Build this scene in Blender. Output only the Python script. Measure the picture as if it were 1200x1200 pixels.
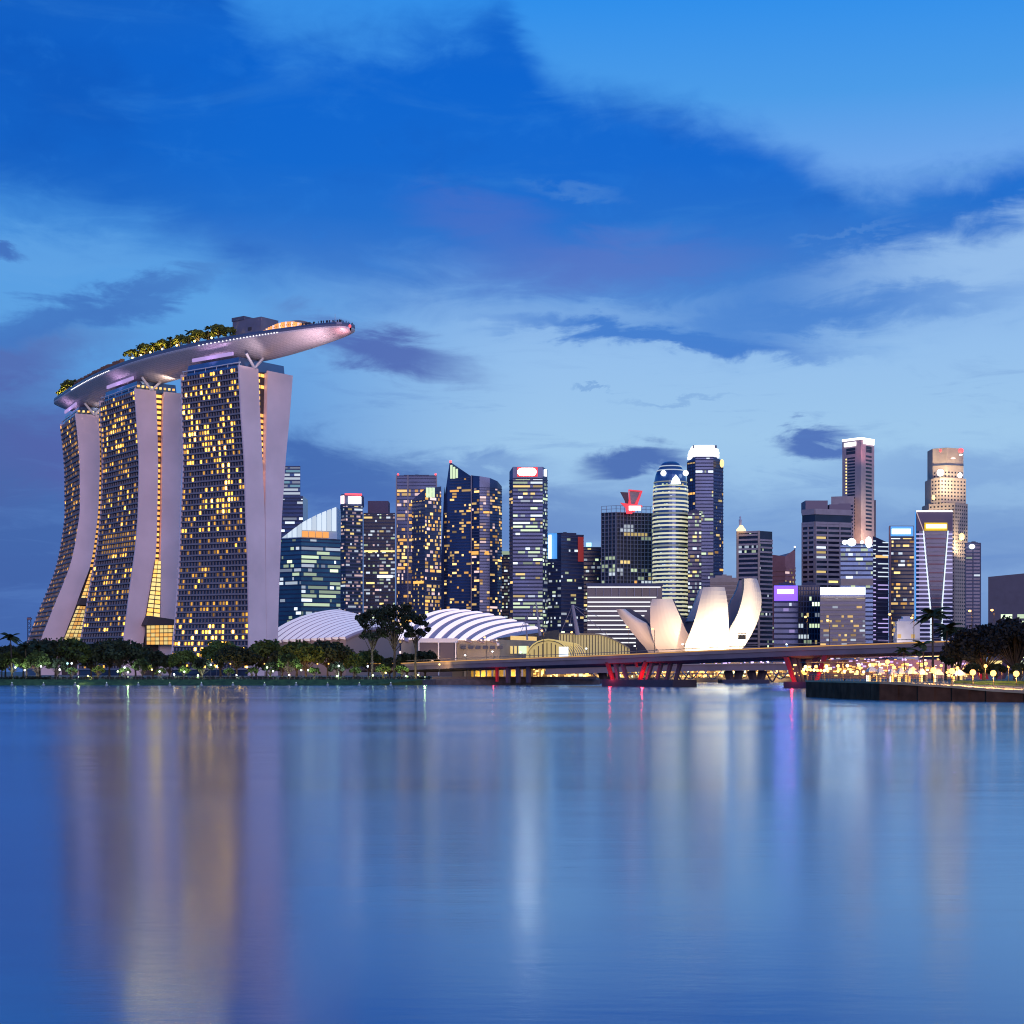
import bpy, math, random
from math import sin, cos, pi, sqrt, radians
from mathutils import Vector
import numpy as np
random.seed(7)
SC = bpy.context.scene
COL = SC.collection
for o in list(bpy.data.objects): bpy.data.objects.remove(o)

# ------------------------------------------------------------------ camera
F = 1900.0; YH = 787.0; CH = 5.0        # focal length in photo pixels, horizon row, eye height (m)
cam_d = bpy.data.cameras.new('camera'); cam = bpy.data.objects.new('camera', cam_d); COL.objects.link(cam)
cam.location = (0, 0, CH); cam.rotation_euler = (pi/2, 0, 0)
cam_d.sensor_width = 36; cam_d.lens = 36*F/1200; cam_d.shift_y = (YH-600)/1200
cam_d.clip_start = 0.5; cam_d.clip_end = 40000
SC.camera = cam
SC.view_settings.view_transform = 'Standard'; SC.view_settings.look = 'None'
SC.view_settings.exposure = 0.0; SC.view_settings.gamma = 1.0
try:
    SC.cycles.max_bounces = 6; SC.cycles.diffuse_bounces = 2; SC.cycles.glossy_bounces = 3
    SC.cycles.sample_clamp_indirect = 16; SC.cycles.filter_width = 1.1; SC.cycles.sample_clamp_direct = 0
    SC.cycles.caustics_reflective = False; SC.cycles.caustics_refractive = False
except Exception: pass

def lin(r, g, b):
    f = lambda c: (c/255/12.92) if c/255 <= .04045 else ((c/255+.055)/1.055)**2.4
    return (f(r), f(g), f(b), 1.0)

# ------------------------------------------------------------------ world: dusk sky with cloud banks
W = bpy.data.worlds.new('World'); SC.world = W; W.use_nodes = True
nt = W.node_tree; nt.nodes.clear()
def nd(t, **k):
    n = nt.nodes.new(t)
    for a, b in k.items(): setattr(n, a, b)
    return n
def lk(a, b): nt.links.new(a, b)
def M(op, a, b=None, c=None, clamp=False):
    n = nd('ShaderNodeMath', operation=op, use_clamp=clamp)
    for i, v in enumerate((a, b, c)):
        if v is None: continue
        if isinstance(v, (int, float)): n.inputs[i].default_value = v
        else: lk(v, n.inputs[i])
    return n.outputs[0]
def sstep(x, lo, hi):
    n = nd('ShaderNodeMapRange', interpolation_type='SMOOTHSTEP')
    lk(x, n.inputs['Value']); n.inputs['From Min'].default_value = lo; n.inputs['From Max'].default_value = hi
    return n.outputs[0]
def mixc(f, a, b):
    n = nd('ShaderNodeMix', data_type='RGBA')
    for s, v in ((n.inputs[0], f), (n.inputs[6], a), (n.inputs[7], b)):
        if isinstance(v, (int, float, tuple)): s.default_value = v
        else: lk(v, s)
    return n.outputs[2]
def ramp(x, stops):
    n = nd('ShaderNodeValToRGB'); e = n.color_ramp.elements
    while len(e) > 1: e.remove(e[-1])
    for i, (p, c) in enumerate(stops):
        k = e[0] if i == 0 else e.new(p)
        k.position = p; k.color = lin(*c)
    lk(x, n.inputs[0]); return n.outputs[0]
tc = nd('ShaderNodeTexCoord'); sp = nd('ShaderNodeSeparateXYZ'); lk(tc.outputs['Generated'], sp.inputs[0])
dx, dy, dz = sp.outputs
az = M('ARCTAN2', dx, dy); hyp = M('MAXIMUM', M('SQRT', M('ADD', M('MULTIPLY', dx, dx), M('MULTIPLY', dy, dy))), .05)
el = M('DIVIDE', M('ABSOLUTE', dz), hyp)
S0 = M('MULTIPLY_ADD', az, F/1200, .5)                      # bearing, 0..1 across the skyline
T0 = M('SUBTRACT', YH/1200, M('MULTIPLY', el, F/1200))      # height, 0.656 at the horizon, falling upward
def noise(sx, sy, detail=5, rough=.55, off=0.0, dist=0.0):
    c = nd('ShaderNodeCombineXYZ'); lk(M('MULTIPLY', S0, sx), c.inputs[0]); lk(M('MULTIPLY', T0, sy), c.inputs[1]); c.inputs[2].default_value = off
    n = nd('ShaderNodeTexNoise'); n.inputs['Scale'].default_value = 1; n.inputs['Detail'].default_value = detail
    n.inputs['Roughness'].default_value = rough; n.inputs['Distortion'].default_value = dist
    lk(c.outputs[0], n.inputs['Vector']); return M('SUBTRACT', n.outputs[0], .5)
nA = noise(5, 9, 6, .55, 0.3); nB = noise(16, 22, 7, .62, 3.7, .4); nC = noise(4, 16, 6, .6, 8.1, .6); nD = noise(9, 30, 6, .6, 5.2, .8)
T = M('ADD', T0, M('MULTIPLY', nA, .06)); T = M('ADD', T, M('MULTIPLY', nB, .055))
S = M('ADD', S0, M('MULTIPLY', nC, .10)); S = M('ADD', S, M('MULTIPLY', nB, .03))
TS = M('ADD', M('ADD', T0, M('MULTIPLY', nD, .075)), M('MULTIPLY', nB, .04))
rl = [(0,(52,138,226)),(.2,(70,150,228)),(.31,(92,160,226)),(.45,(84,140,210)),(.55,(72,112,185)),(.65,(62,98,168))]
rr = [(0,(46,142,234)),(.1,(75,155,232)),(.17,(108,165,234)),(.27,(130,174,230)),(.35,(148,191,236)),(.43,(158,199,235)),(.51,(150,190,231)),(.58,(122,158,212)),(.65,(96,132,192))]
bl = ramp(T0, rl); br = ramp(T0, rr)
base = mixc(sstep(S0, .18, .55), bl, br)
# long dark bank: top and bottom edges as functions of bearing
def fcurve(x, pts, enc):
    n = nd('ShaderNodeFloatCurve'); c = n.mapping; c.use_clip = False; cv = c.curves[0]
    pts = [(a/1200, enc(b/1200)) for a, b in pts]
    cv.points[0].location = pts[0]; cv.points[1].location = pts[-1]
    for p in pts[1:-1]: cv.points.new(*p)
    for p in cv.points: p.handle_type = 'AUTO_CLAMPED'
    c.update(); lk(x, n.inputs['Value']); return n.outputs[0]
enc = lambda t: (t+.6)/2
top = fcurve(S, [(0,-700),(215,-560),(255,-30),(290,26),(370,44),(480,30),(545,12),(585,-6),(620,40),(660,82),(720,104),(800,128),(870,146),(930,178),(985,208),(1040,222),(1100,208),(1150,194),(1200,186)], enc)
bot = fcurve(S, [(0,280),(120,300),(220,318),(290,365),(400,372),(520,368),(640,385),(760,400),(880,412),(960,412),(1040,400),(1120,372),(1200,345)], enc)
top = M('SUBTRACT', M('MULTIPLY', top, 2.0), .6); bot = M('SUBTRACT', M('MULTIPLY', bot, 2.0), .6)
m_top = sstep(M('ADD', M('SUBTRACT', T, top), M('MULTIPLY', nD, .03)), -.02, .045); m_bot = sstep(M('SUBTRACT', bot, TS), -.03, .07)
band = M('MULTIPLY', m_top, m_bot)
bandcol = ramp(M('ADD', T0, M('MULTIPLY', nA, .05)), [(0,(16,100,202)),(.07,(2,98,206)),(.16,(8,102,206)),(.21,(28,108,204)),(.25,(54,118,204)),(.30,(70,130,208)),(.34,(84,142,214))])
bandcol = mixc(M('MULTIPLY', sstep(S0, .3, 0.0), .45), bandcol, lin(10, 84, 182))
bandcol = mixc(M('MULTIPLY', sstep(nC, -.02, .22), .30), bandcol, lin(56, 132, 214))
bandcol = mixc(M('MULTIPLY', sstep(nA, .0, .2), .5), bandcol, lin(2, 82, 184))
bandcol = mixc(M('MULTIPLY', sstep(nB, .02, .25), .22), bandcol, lin(40, 126, 220))
col = mixc(M('MULTIPLY', band, .97), base, bandcol)
def patch(col, cx, cy, rx, ry, rot, amt, c, soft=.9, edge=1.0):
    cx /= 1200; cy /= 1200; rx /= 1200; ry /= 1200
    a = M('SUBTRACT', M('ADD', S0, M('MULTIPLY', M('SUBTRACT', S, S0), edge)), cx); b = M('SUBTRACT', M('ADD', T0, M('MULTIPLY', M('SUBTRACT', TS, T0), edge)), cy)
    cr, sr = cos(radians(rot)), sin(radians(rot))
    p = M('ADD', M('MULTIPLY', a, cr/rx), M('MULTIPLY', b, sr/rx)); q = M('ADD', M('MULTIPLY', a, -sr/ry), M('MULTIPLY', b, cr/ry))
    d = M('SQRT', M('ADD', M('MULTIPLY', p, p), M('MULTIPLY', q, q)))
    return mixc(M('MULTIPLY', sstep(d, 1+soft*.5, 1-soft*.6), amt), col, lin(*c))
for a in [(1180,315,200,36,-8,.95,(150,190,235),1.2),(700,372,170,20,2,.55,(120,168,226),1.3),
          (60,315,150,26,3,.35,(104,166,228),1.3),
          (0,545,190,75,-4,.85,(72,94,162),1.1),(20,650,330,60,0,.65,(58,92,162),1.2),
          (0,450,130,30,-14,.75,(78,92,166),1.1),(60,395,110,22,-16,.8,(62,112,190),1.0),(165,358,85,16,-20,.8,(66,118,194),1.0),
          (0,306,34,10,8,.8,(58,100,182),.7),(440,410,105,24,12,.85,(72,94,172),1.1),(380,560,175,42,10,.85,(56,96,172),1.0),
          (520,618,230,46,0,.6,(70,104,178),1.2),(560,545,70,16,0,.5,(84,124,194),1.1),
          (735,543,62,22,-6,.9,(62,98,174),.8),(948,527,50,15,6,.9,(66,102,180),.9),(780,400,170,15,5,.95,(66,124,206),.9),(930,378,190,22,-4,.75,(64,126,208),1.2),
          (800,610,260,40,0,.42,(88,128,196),1.3),(1130,560,160,26,0,.5,(104,144,206),1.3),(1170,640,260,40,0,.5,(84,122,190),1.3),
          (700,462,20,3,3,.6,(112,158,215),.9),(800,470,60,4,-4,.45,(116,160,216),1.1),
          (555,252,75,30,10,.38,(92,112,192),1.3),(705,308,150,30,0,.45,(100,116,192),1.3),(120,530,110,50,0,.4,(86,92,168),1.2),
          (993,284,60,5,-9,.35,(96,146,214),1.3),(1120,214,70,6,-10,.35,(90,150,220),1.2),(675,222,46,10,12,.35,(92,146,214),1.2)]:
    col = patch(col, *a)
nE = noise(7, 40, 7, .65, 12.0, 1.0)
wisp = M('MULTIPLY', M('MULTIPLY', sstep(nE, .02, .22), sstep(T0, .3, .4)), .28)
col = mixc(wisp, col, lin(90, 132, 200))
sky = nd('ShaderNodeTexSky', sky_type='NISHITA'); sky.sun_disc = False
SUN_EL, SUN_ROT = radians(12), radians(168)
sky.sun_elevation = SUN_EL; sky.sun_rotation = SUN_ROT
bgc = nd('ShaderNodeBackground'); bgc.inputs[1].default_value = 1.0; lk(col, bgc.inputs[0])
bgs = nd('ShaderNodeBackground'); bgs.inputs[1].default_value = .0012; lk(sky.outputs[0], bgs.inputs[0])
ad = nd('ShaderNodeAddShader'); wo = nd('ShaderNodeOutputWorld')
lk(bgc.outputs[0], ad.inputs[0]); lk(bgs.outputs[0], ad.inputs[1]); lk(ad.outputs[0], wo.inputs[0])

# added fill for the dusk glow: one very soft, weak, rosy sun from behind the camera's right shoulder
sd = bpy.data.lights.new('afterglow_fill', 'SUN'); sd.energy = .95; sd.angle = radians(35); sd.color = (1, .68, .72)
so = bpy.data.objects.new('afterglow_fill', sd); COL.objects.link(so)
d = Vector((sin(SUN_ROT)*cos(SUN_EL), cos(SUN_ROT)*cos(SUN_EL), sin(SUN_EL)))
so.rotation_euler = d.to_track_quat('Z', 'Y').to_euler(); so.location = (200, -300, 300)

# ------------------------------------------------------------------ helpers
def P(px, py, Y): return Vector(((px-600)/F*Y, Y, CH+(YH-py)/F*Y))
def XX(px, Y): return (px-600)/F*Y
def ZZ(py, Y): return CH+(YH-py)/F*Y
MATS = {}
def mat(name, c, rough=.7, metal=0.0, nz=0.0, nscale=.2, emit=None, es=0.0, rnd=0.0, spec=.5):
    if name in MATS: return MATS[name]
    m = bpy.data.materials.new(name); m.use_nodes = True; t = m.node_tree; b = t.nodes['Principled BSDF']
    b.inputs['Base Color'].default_value = (*c[:3], 1); b.inputs['Roughness'].default_value = rough; b.inputs['Metallic'].default_value = metal
    b.inputs['Specular IOR Level'].default_value = spec
    if nz or rnd:
        hs = t.nodes.new('ShaderNodeHueSaturation'); hs.inputs['Color'].default_value = (*c[:3], 1)
        g = t.nodes.new('ShaderNodeNewGeometry'); n = t.nodes.new('ShaderNodeTexNoise'); n.inputs['Scale'].default_value = nscale; n.inputs['Detail'].default_value = 5
        t.links.new(g.outputs['Position'], n.inputs['Vector'])
        mr = t.nodes.new('ShaderNodeMapRange'); mr.inputs['From Min'].default_value = .3; mr.inputs['From Max'].default_value = .7
        mr.inputs['To Min'].default_value = 1-nz; mr.inputs['To Max'].default_value = 1+nz
        t.links.new(n.outputs[0], mr.inputs[0]); last = mr.outputs[0]
        if rnd:
            oi = t.nodes.new('ShaderNodeObjectInfo'); m2 = t.nodes.new('ShaderNodeMapRange'); m2.inputs['To Min'].default_value = 1-rnd; m2.inputs['To Max'].default_value = 1+rnd
            t.links.new(oi.outputs['Random'], m2.inputs[0]); mm = t.nodes.new('ShaderNodeMath'); mm.operation = 'MULTIPLY'
            t.links.new(last, mm.inputs[0]); t.links.new(m2.outputs[0], mm.inputs[1]); last = mm.outputs[0]
        t.links.new(last, hs.inputs['Value']); t.links.new(hs.outputs[0], b.inputs['Base Color'])
    if emit is not None:
        b.inputs['Emission Color'].default_value = (*emit[:3], 1); b.inputs['Emission Strength'].default_value = es
    MATS[name] = m; return m
PAL = {'W': (1, .64, .22), 'Y': (1, .74, .26), 'O': (1, .42, .10), 'C': (.80, .92, 1), 'G': (.80, 1, .62), 'P': (1, .70, .66),
       'B': (.10, .42, 1), 'V': (.62, .50, 1), 'R': (1, .06, .07), 'T': (.40, .85, .95), 'L': (.72, .50, 1), 'S': (.12, .05, 1), 'N': (1, 1, 1), 'A': (1, .50, .11), 'H': (1, .48, .05)}
def em(k, s, light=False):
    name = 'glow_%s_%g' % (k, s)
    if name in MATS: return MATS[name]
    c = PAL[k]; m = mat(name, [v*.3 for v in c], .5, emit=c, es=s)
    if not light:
        try: m.cycles.emission_sampling = 'NONE'
        except Exception: pass
    return m
class MB:
    def __init__(s): s.v = []; s.f = []; s.m = []; s.uv = None
    def quad(s, a, b, c, d, mi=0):
        n = len(s.v); s.v += [tuple(a), tuple(b), tuple(c), tuple(d)]; s.f.append((n, n+1, n+2, n+3)); s.m.append(mi)
    def hexa(s, p, mi=0):          # p: four bottom, four top corners
        n = len(s.v); s.v += [tuple(q) for q in p]
        for f in ((3,2,1,0),(4,5,6,7),(0,1,5,4),(1,2,6,5),(2,3,7,6),(3,0,4,7)): s.f.append(tuple(n+i for i in f)); s.m.append(mi)
    def box(s, x0, x1, y0, y1, z0, z1, mi=0):
        s.hexa([(x0,y0,z0),(x1,y0,z0),(x1,y1,z0),(x0,y1,z0),(x0,y0,z1),(x1,y0,z1),(x1,y1,z1),(x0,y1,z1)], mi)
    def obox(s, p0, p1, off0, off1, z0, z1, mi=0):   # wall box along plan segment p0-p1, from off0 to off1 along its outward normal
        p0 = Vector(p0[:2]); p1 = Vector(p1[:2]); d = (p1-p0).normalized(); n = Vector((d.y, -d.x))
        a, b = p0+n*off1, p1+n*off1; c, e = p1+n*off0, p0+n*off0
        s.hexa([(*a,z0),(*b,z0),(*c,z0),(*e,z0),(*a,z1),(*b,z1),(*c,z1),(*e,z1)], mi)
    def prism(s, poly, z0, z1, mi=0):  # z0/z1 number or list per vertex
        k = len(poly); n = len(s.v); Z0 = z0 if isinstance(z0, (list, tuple)) else [z0]*k; Z1 = z1 if isinstance(z1, (list, tuple)) else [z1]*k
        s.v += [(p[0], p[1], Z0[i]) for i, p in enumerate(poly)] + [(p[0], p[1], Z1[i]) for i, p in enumerate(poly)]
        for i in range(k): j = (i+1) % k; s.f.append((n+i, n+j, n+k+j, n+k+i)); s.m.append(mi)
        s.f.append(tuple(n+k+i for i in range(k))); s.m.append(mi); s.f.append(tuple(n+k-1-i for i in range(k))); s.m.append(mi)
    def tube(s, pts, rad, k=8, mi=0, cap=True):
        pts = [Vector(p) for p in pts]; n0 = len(s.v)
        if not isinstance(rad, (list, tuple)): rad = [rad]*len(pts)
        for i, p in enumerate(pts):
            t = (pts[min(i+1, len(pts)-1)]-pts[max(i-1, 0)]).normalized()
            u = t.cross(Vector((0, 0, 1)) if abs(t.z) < .95 else Vector((1, 0, 0))).normalized(); w = t.cross(u)
            for j in range(k): a = 2*pi*j/k; s.v.append(tuple(p+(u*cos(a)+w*sin(a))*rad[i]))
        for i in range(len(pts)-1):
            for j in range(k):
                a = n0+i*k+j; b = n0+i*k+(j+1) % k; s.f.append((a, b, b+k, a+k)); s.m.append(mi)
        if cap:
            s.f.append(tuple(n0+j for j in reversed(range(k)))); s.m.append(mi)
            e = n0+(len(pts)-1)*k; s.f.append(tuple(e+j for j in range(k))); s.m.append(mi)
    def lathe(s, c, prof, k=12, mi=0):     # prof: (radius, z)
        s.tube([(c[0], c[1], c[2]+z+1e-5*i) for i, (r, z) in enumerate(prof)], [max(r, .001) for r, z in prof], k, mi) if False else None
        n0 = len(s.v)
        for r, z in prof:
            for j in range(k): a = 2*pi*j/k; s.v.append((c[0]+r*cos(a), c[1]+r*sin(a), c[2]+z))
        for i in range(len(prof)-1):
            for j in range(k): a = n0+i*k+j; b = n0+i*k+(j+1) % k; s.f.append((a, b, b+k, a+k)); s.m.append(mi)
        s.f.append(tuple(n0+j for j in reversed(range(k)))); s.m.append(mi)
        e = n0+(len(prof)-1)*k; s.f.append(tuple(e+j for j in range(k))); s.m.append(mi)
    def ball(s, c, r, k=10, mi=0, sz=1.0):
        s.lathe((c[0], c[1], c[2]), [(max(.02*r, r*sin(pi*i/6)), -r*sz*cos(pi*i/6)) for i in range(7)], k, mi)
    def loft(s, rings, mi=0, cap=True, closed=True, mis=None):
        n0 = len(s.v); k = len(rings[0])
        for r in rings: s.v += [tuple(p) for p in r]
        for i in range(len(rings)-1):
            for j in range(k if closed else k-1):
                a = n0+i*k+j; b = n0+i*k+(j+1) % k; s.f.append((a, b, b+k, a+k)); s.m.append(mis[j] if mis else mi)
        if cap and closed:
            s.f.append(tuple(n0+j for j in reversed(range(k)))); s.m.append(mi)
            e = n0+(len(rings)-1)*k; s.f.append(tuple(e+j for j in range(k))); s.m.append(mi)
    def build(s, name, mats, parent=None, smooth=False, at=None):
        if not s.v: return None
        if not isinstance(mats, (list, tuple)): mats = [mats]
        if parent is not None: o0 = ROOTPOS[parent]
        elif at is not None: o0 = Vector(at)
        else:
            A = np.array(s.v); o0 = Vector(((A[:,0].min()+A[:,0].max())/2, (A[:,1].min()+A[:,1].max())/2, A[:,2].min()))
        me = bpy.data.meshes.new(name)
        me.from_pydata([(v[0]-o0[0], v[1]-o0[1], v[2]-o0[2]) for v in s.v], [], s.f)
        for m in mats: me.materials.append(m)
        me.polygons.foreach_set('material_index', s.m)
        if smooth: me.polygons.foreach_set('use_smooth', [True]*len(s.f))
        me.update()
        o = bpy.data.objects.new(name, me); COL.objects.link(o)
        if parent is not None: o.parent = parent
        else: o.location = o0
        ROOTPOS[o] = o0
        return o
ROOTPOS = {}
def tag(o, label=None, cat=None, group=None, kind=None):
    if label: o['label'] = label
    if cat: o['category'] = cat
    if group: o['group'] = group
    if kind: o['kind'] = kind
    return o
def thing(name, label, cat, loc, group=None):
    o = bpy.data.objects.new(name, None); COL.objects.link(o); o.location = loc; o.empty_display_size = 1
    ROOTPOS[o] = Vector(loc); return tag(o, label, cat, group)
def copy_thing(src, loc, label, rz=0.0, sc=1.0):
    r = src.copy(); COL.objects.link(r); r.location = loc; r.rotation_euler = (0, 0, rz); r.scale = (sc, sc, sc); r['label'] = label
    for ch in src.children:
        c = ch.copy(); COL.objects.link(c); c.parent = r
        for g in ch.children:
            q = g.copy(); COL.objects.link(q); q.parent = c
    return r
def point(loc, power, color, radius=.3, parent=None, name='lamp_light'):
    l = bpy.data.lights.new(name, 'POINT'); l.energy = power; l.color = color; l.shadow_soft_size = radius
    o = bpy.data.objects.new(name, l); COL.objects.link(o)
    if parent is not None: o.parent = parent; o.location = Vector(loc)-ROOTPOS[parent]
    else: o.location = loc
    return o
def spot(loc, target, power, color, ang=60, radius=.5, parent=None, name='floodlight_beam'):
    l = bpy.data.lights.new(name, 'SPOT'); l.energy = power; l.color = color; l.spot_size = radians(ang); l.spot_blend = .8; l.shadow_soft_size = radius
    o = bpy.data.objects.new(name, l); COL.objects.link(o)
    o.rotation_euler = (Vector(loc)-Vector(target)).to_track_quat('Z', 'Y').to_euler()
    if parent is not None: o.parent = parent; o.location = Vector(loc)-ROOTPOS[parent]
    else: o.location = loc
    return o
ORD = 'first second third fourth fifth sixth seventh eighth ninth tenth eleventh twelfth thirteenth fourteenth fifteenth sixteenth seventeenth eighteenth nineteenth twentieth'.split()
TENS = {20: 'twenty', 30: 'thirty', 40: 'forty', 50: 'fifty'}
def ordw(i):
    if i < 20: return ORD[i]
    t = (i+1)//10*10; r = (i+1) % 10
    return TENS[t]+('-'+ORD[r-1] if r else 'th').replace('tyth', 'tieth') if r else TENS[t][:-1]+'ieth'
def struct(name, mb, m, **k): return tag(mb.build(name, m, **k), kind='structure')

# ------------------------------------------------------------------ water and land
wm = bpy.data.materials.new('bay_water'); wm.use_nodes = True; t = wm.node_tree; t.nodes.clear()
g = t.nodes.new('ShaderNodeNewGeometry'); out = t.nodes.new('ShaderNodeOutputMaterial')
gl = t.nodes.new('ShaderNodeBsdfGlossy'); gl.inputs['Color'].default_value = (.68, .86, 1.0, 1); gl.inputs['Roughness'].default_value = .17
df = t.nodes.new('ShaderNodeBsdfDiffuse'); df.inputs['Color'].default_value = (.000, .065, .22, 1)
mx = t.nodes.new('ShaderNodeMixShader'); lw = t.nodes.new('ShaderNodeLayerWeight'); lw.inputs[0].default_value = .5
fm = t.nodes.new('ShaderNodeMapRange'); fm.inputs['From Min'].default_value = .78; fm.inputs['From Max'].default_value = 1.0; fm.inputs['To Min'].default_value = .40; fm.inputs['To Max'].default_value = .97
t.links.new(lw.outputs['Facing'], fm.inputs[0]); t.links.new(fm.outputs[0], mx.inputs[0])
def wnoise(sx, sy, detail):
    mp = t.nodes.new('ShaderNodeMapping'); mp.inputs['Scale'].default_value = (sx, sy, 1); t.links.new(g.outputs['Position'], mp.inputs[0])
    n = t.nodes.new('ShaderNodeTexNoise'); n.inputs['Scale'].default_value = 1; n.inputs['Detail'].default_value = detail; t.links.new(mp.outputs[0], n.inputs['Vector']); return n.outputs[0]
a = wnoise(.05, .25, 6); b2 = wnoise(1.2, 3.5, 4); c3 = wnoise(.008, .03, 4)
bp = t.nodes.new('ShaderNodeBump'); bp.inputs['Strength'].default_value = .22; bp.inputs['Distance'].default_value = .10
ma = t.nodes.new('ShaderNodeMath'); ma.operation = 'MULTIPLY_ADD'; t.links.new(b2, ma.inputs[0]); ma.inputs[1].default_value = .12; t.links.new(a, ma.inputs[2])
t.links.new(ma.outputs[0], bp.inputs['Height']); t.links.new(bp.outputs[0], gl.inputs['Normal'])
rm = t.nodes.new('ShaderNodeMapRange'); rm.inputs['From Min'].default_value = .35; rm.inputs['From Max'].default_value = .65; rm.inputs['To Min'].default_value = .14; rm.inputs['To Max'].default_value = .19
t.links.new(c3, rm.inputs[0]); t.links.new(rm.outputs[0], gl.inputs['Roughness'])
t.links.new(df.outputs[0], mx.inputs[1]); t.links.new(gl.outputs[0], mx.inputs[2]); t.links.new(mx.outputs[0], out.inputs[0])
mb = MB(); mb.quad((-6000, -300, 0), (6000, -300, 0), (6000, 9000, 0), (-6000, 9000, 0)); struct('water', mb, wm)

concrete = mat('concrete', (.30, .29, .29), .8, nz=.25, nscale=.3)
darkcon = mat('dark_concrete', (.12, .10, .10), .85, nz=.35, nscale=.4)
grass = mat('grass', (.045, .085, .02), .9, nz=.5, nscale=.5)
soil = mat('paving', (.16, .14, .12), .85, nz=.3, nscale=.05)
# mainland: sloped bank on the left, quay wall, channel shore, right spit
front = [(-6000,594),(-300,592),(-120,596),(-60,595),(-33,598),(-29,616),(34,626),(40,765),(150,765),(400,600),(6000,500)]
mb = MB()
back = [(-6000,30000),(-300,30000),(-120,30000),(-60,30000),(-33,30000),(-29,30000),(34,30000),(40,30000),(150,30000),(400,30000),(6000,30000)]
for i in range(len(front)-1):
    a, b = front[i], front[i+1]; zf = 2.0
    sl = i < 4
    a2 = (a[0], a[1]+(9 if sl else .01)); b2_ = (b[0], b[1]+(9 if i < 3 else .01))
    mb.quad((*a, -1), (*b, -1), (*b2_, zf), (*a2, zf), 1 if sl else 2)
    mb.quad((*a2, zf), (*b2_, zf), (b2_[0], b2_[1]+40, 2.6), (a2[0], a2[1]+40, 2.6), 1 if sl else 0)
    mb.quad((a2[0], a2[1]+40, 2.6), (b2_[0], b2_[1]+40, 2.6), (back[i+1][0], 30000, 2.6), (back[i][0], 30000, 2.6), 0)
struct('ground', mb, [soil, grass, darkcon])
# ------------------------------------------------------------------ the three hotel towers
mauve = mat('pale_render', (.86, .65, .66), .65, nz=.10, nscale=.05)
glass_d = mat('dark_glass', (.035, .045, .085), .22, .35, nz=.3, nscale=.15)
glass_b = mat('blue_glass', (.10, .16, .30), .18, .55, nz=.2, nscale=.1)
ledge = mat('ledge_grey', (.22, .20, .24), .7, nz=.1)
steelw = mat('white_steel', (.70, .66, .70), .4)
bronze = mat('bronze_panel', (.07, .05, .05), .6)
def unproj(px, py, O, Wd):
    dx_ = (px-600)/F; s = (O[1]*dx_-O[0])/(Wd[0]-Wd[1]*dx_); t = O[1]+s*Wd[1]
    return s, CH+t*(YH-py)/F
def add_windows(cells, root, cap=100, name='window'):
    """cells: (area, corner list of 8, mat) -> the largest are parts, the rest one part"""
    cells.sort(key=lambda c: -c[0]); rest = MB(); ms = []
    for i, (a, h, m) in enumerate(cells):
        if i < cap:
            w = MB(); w.hexa(h); w.build(name, m, root)
        else:
            if m not in ms: ms.append(m)
            rest.hexa(h, ms.index(m))
    if rest.v: tag(rest.build(name, ms, root), kind='stuff')
class Prof:
    def __init__(s, rows, O, Wd):
        L = []; R = []
        for py, pl, pr in rows: L.append(unproj(pl, py, O, Wd)); R.append(unproj(pr, py, O, Wd))
        L.sort(key=lambda q: q[1]); R.sort(key=lambda q: q[1])
        z = np.linspace(0, 200, 201); k = np.ones(13)/13
        def sm(A):
            a = np.interp(z, [q[1] for q in A], [q[0] for q in A]); p = np.pad(a, 6, 'reflect', reflect_type='odd'); return np.convolve(p, k, 'valid')
        s.z = z; s.l = sm(L); s.r = sm(R)
    def L(s, z): return float(np.interp(z, s.z, s.l))
    def R(s, z): return float(np.interp(z, s.z, s.r))
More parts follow.
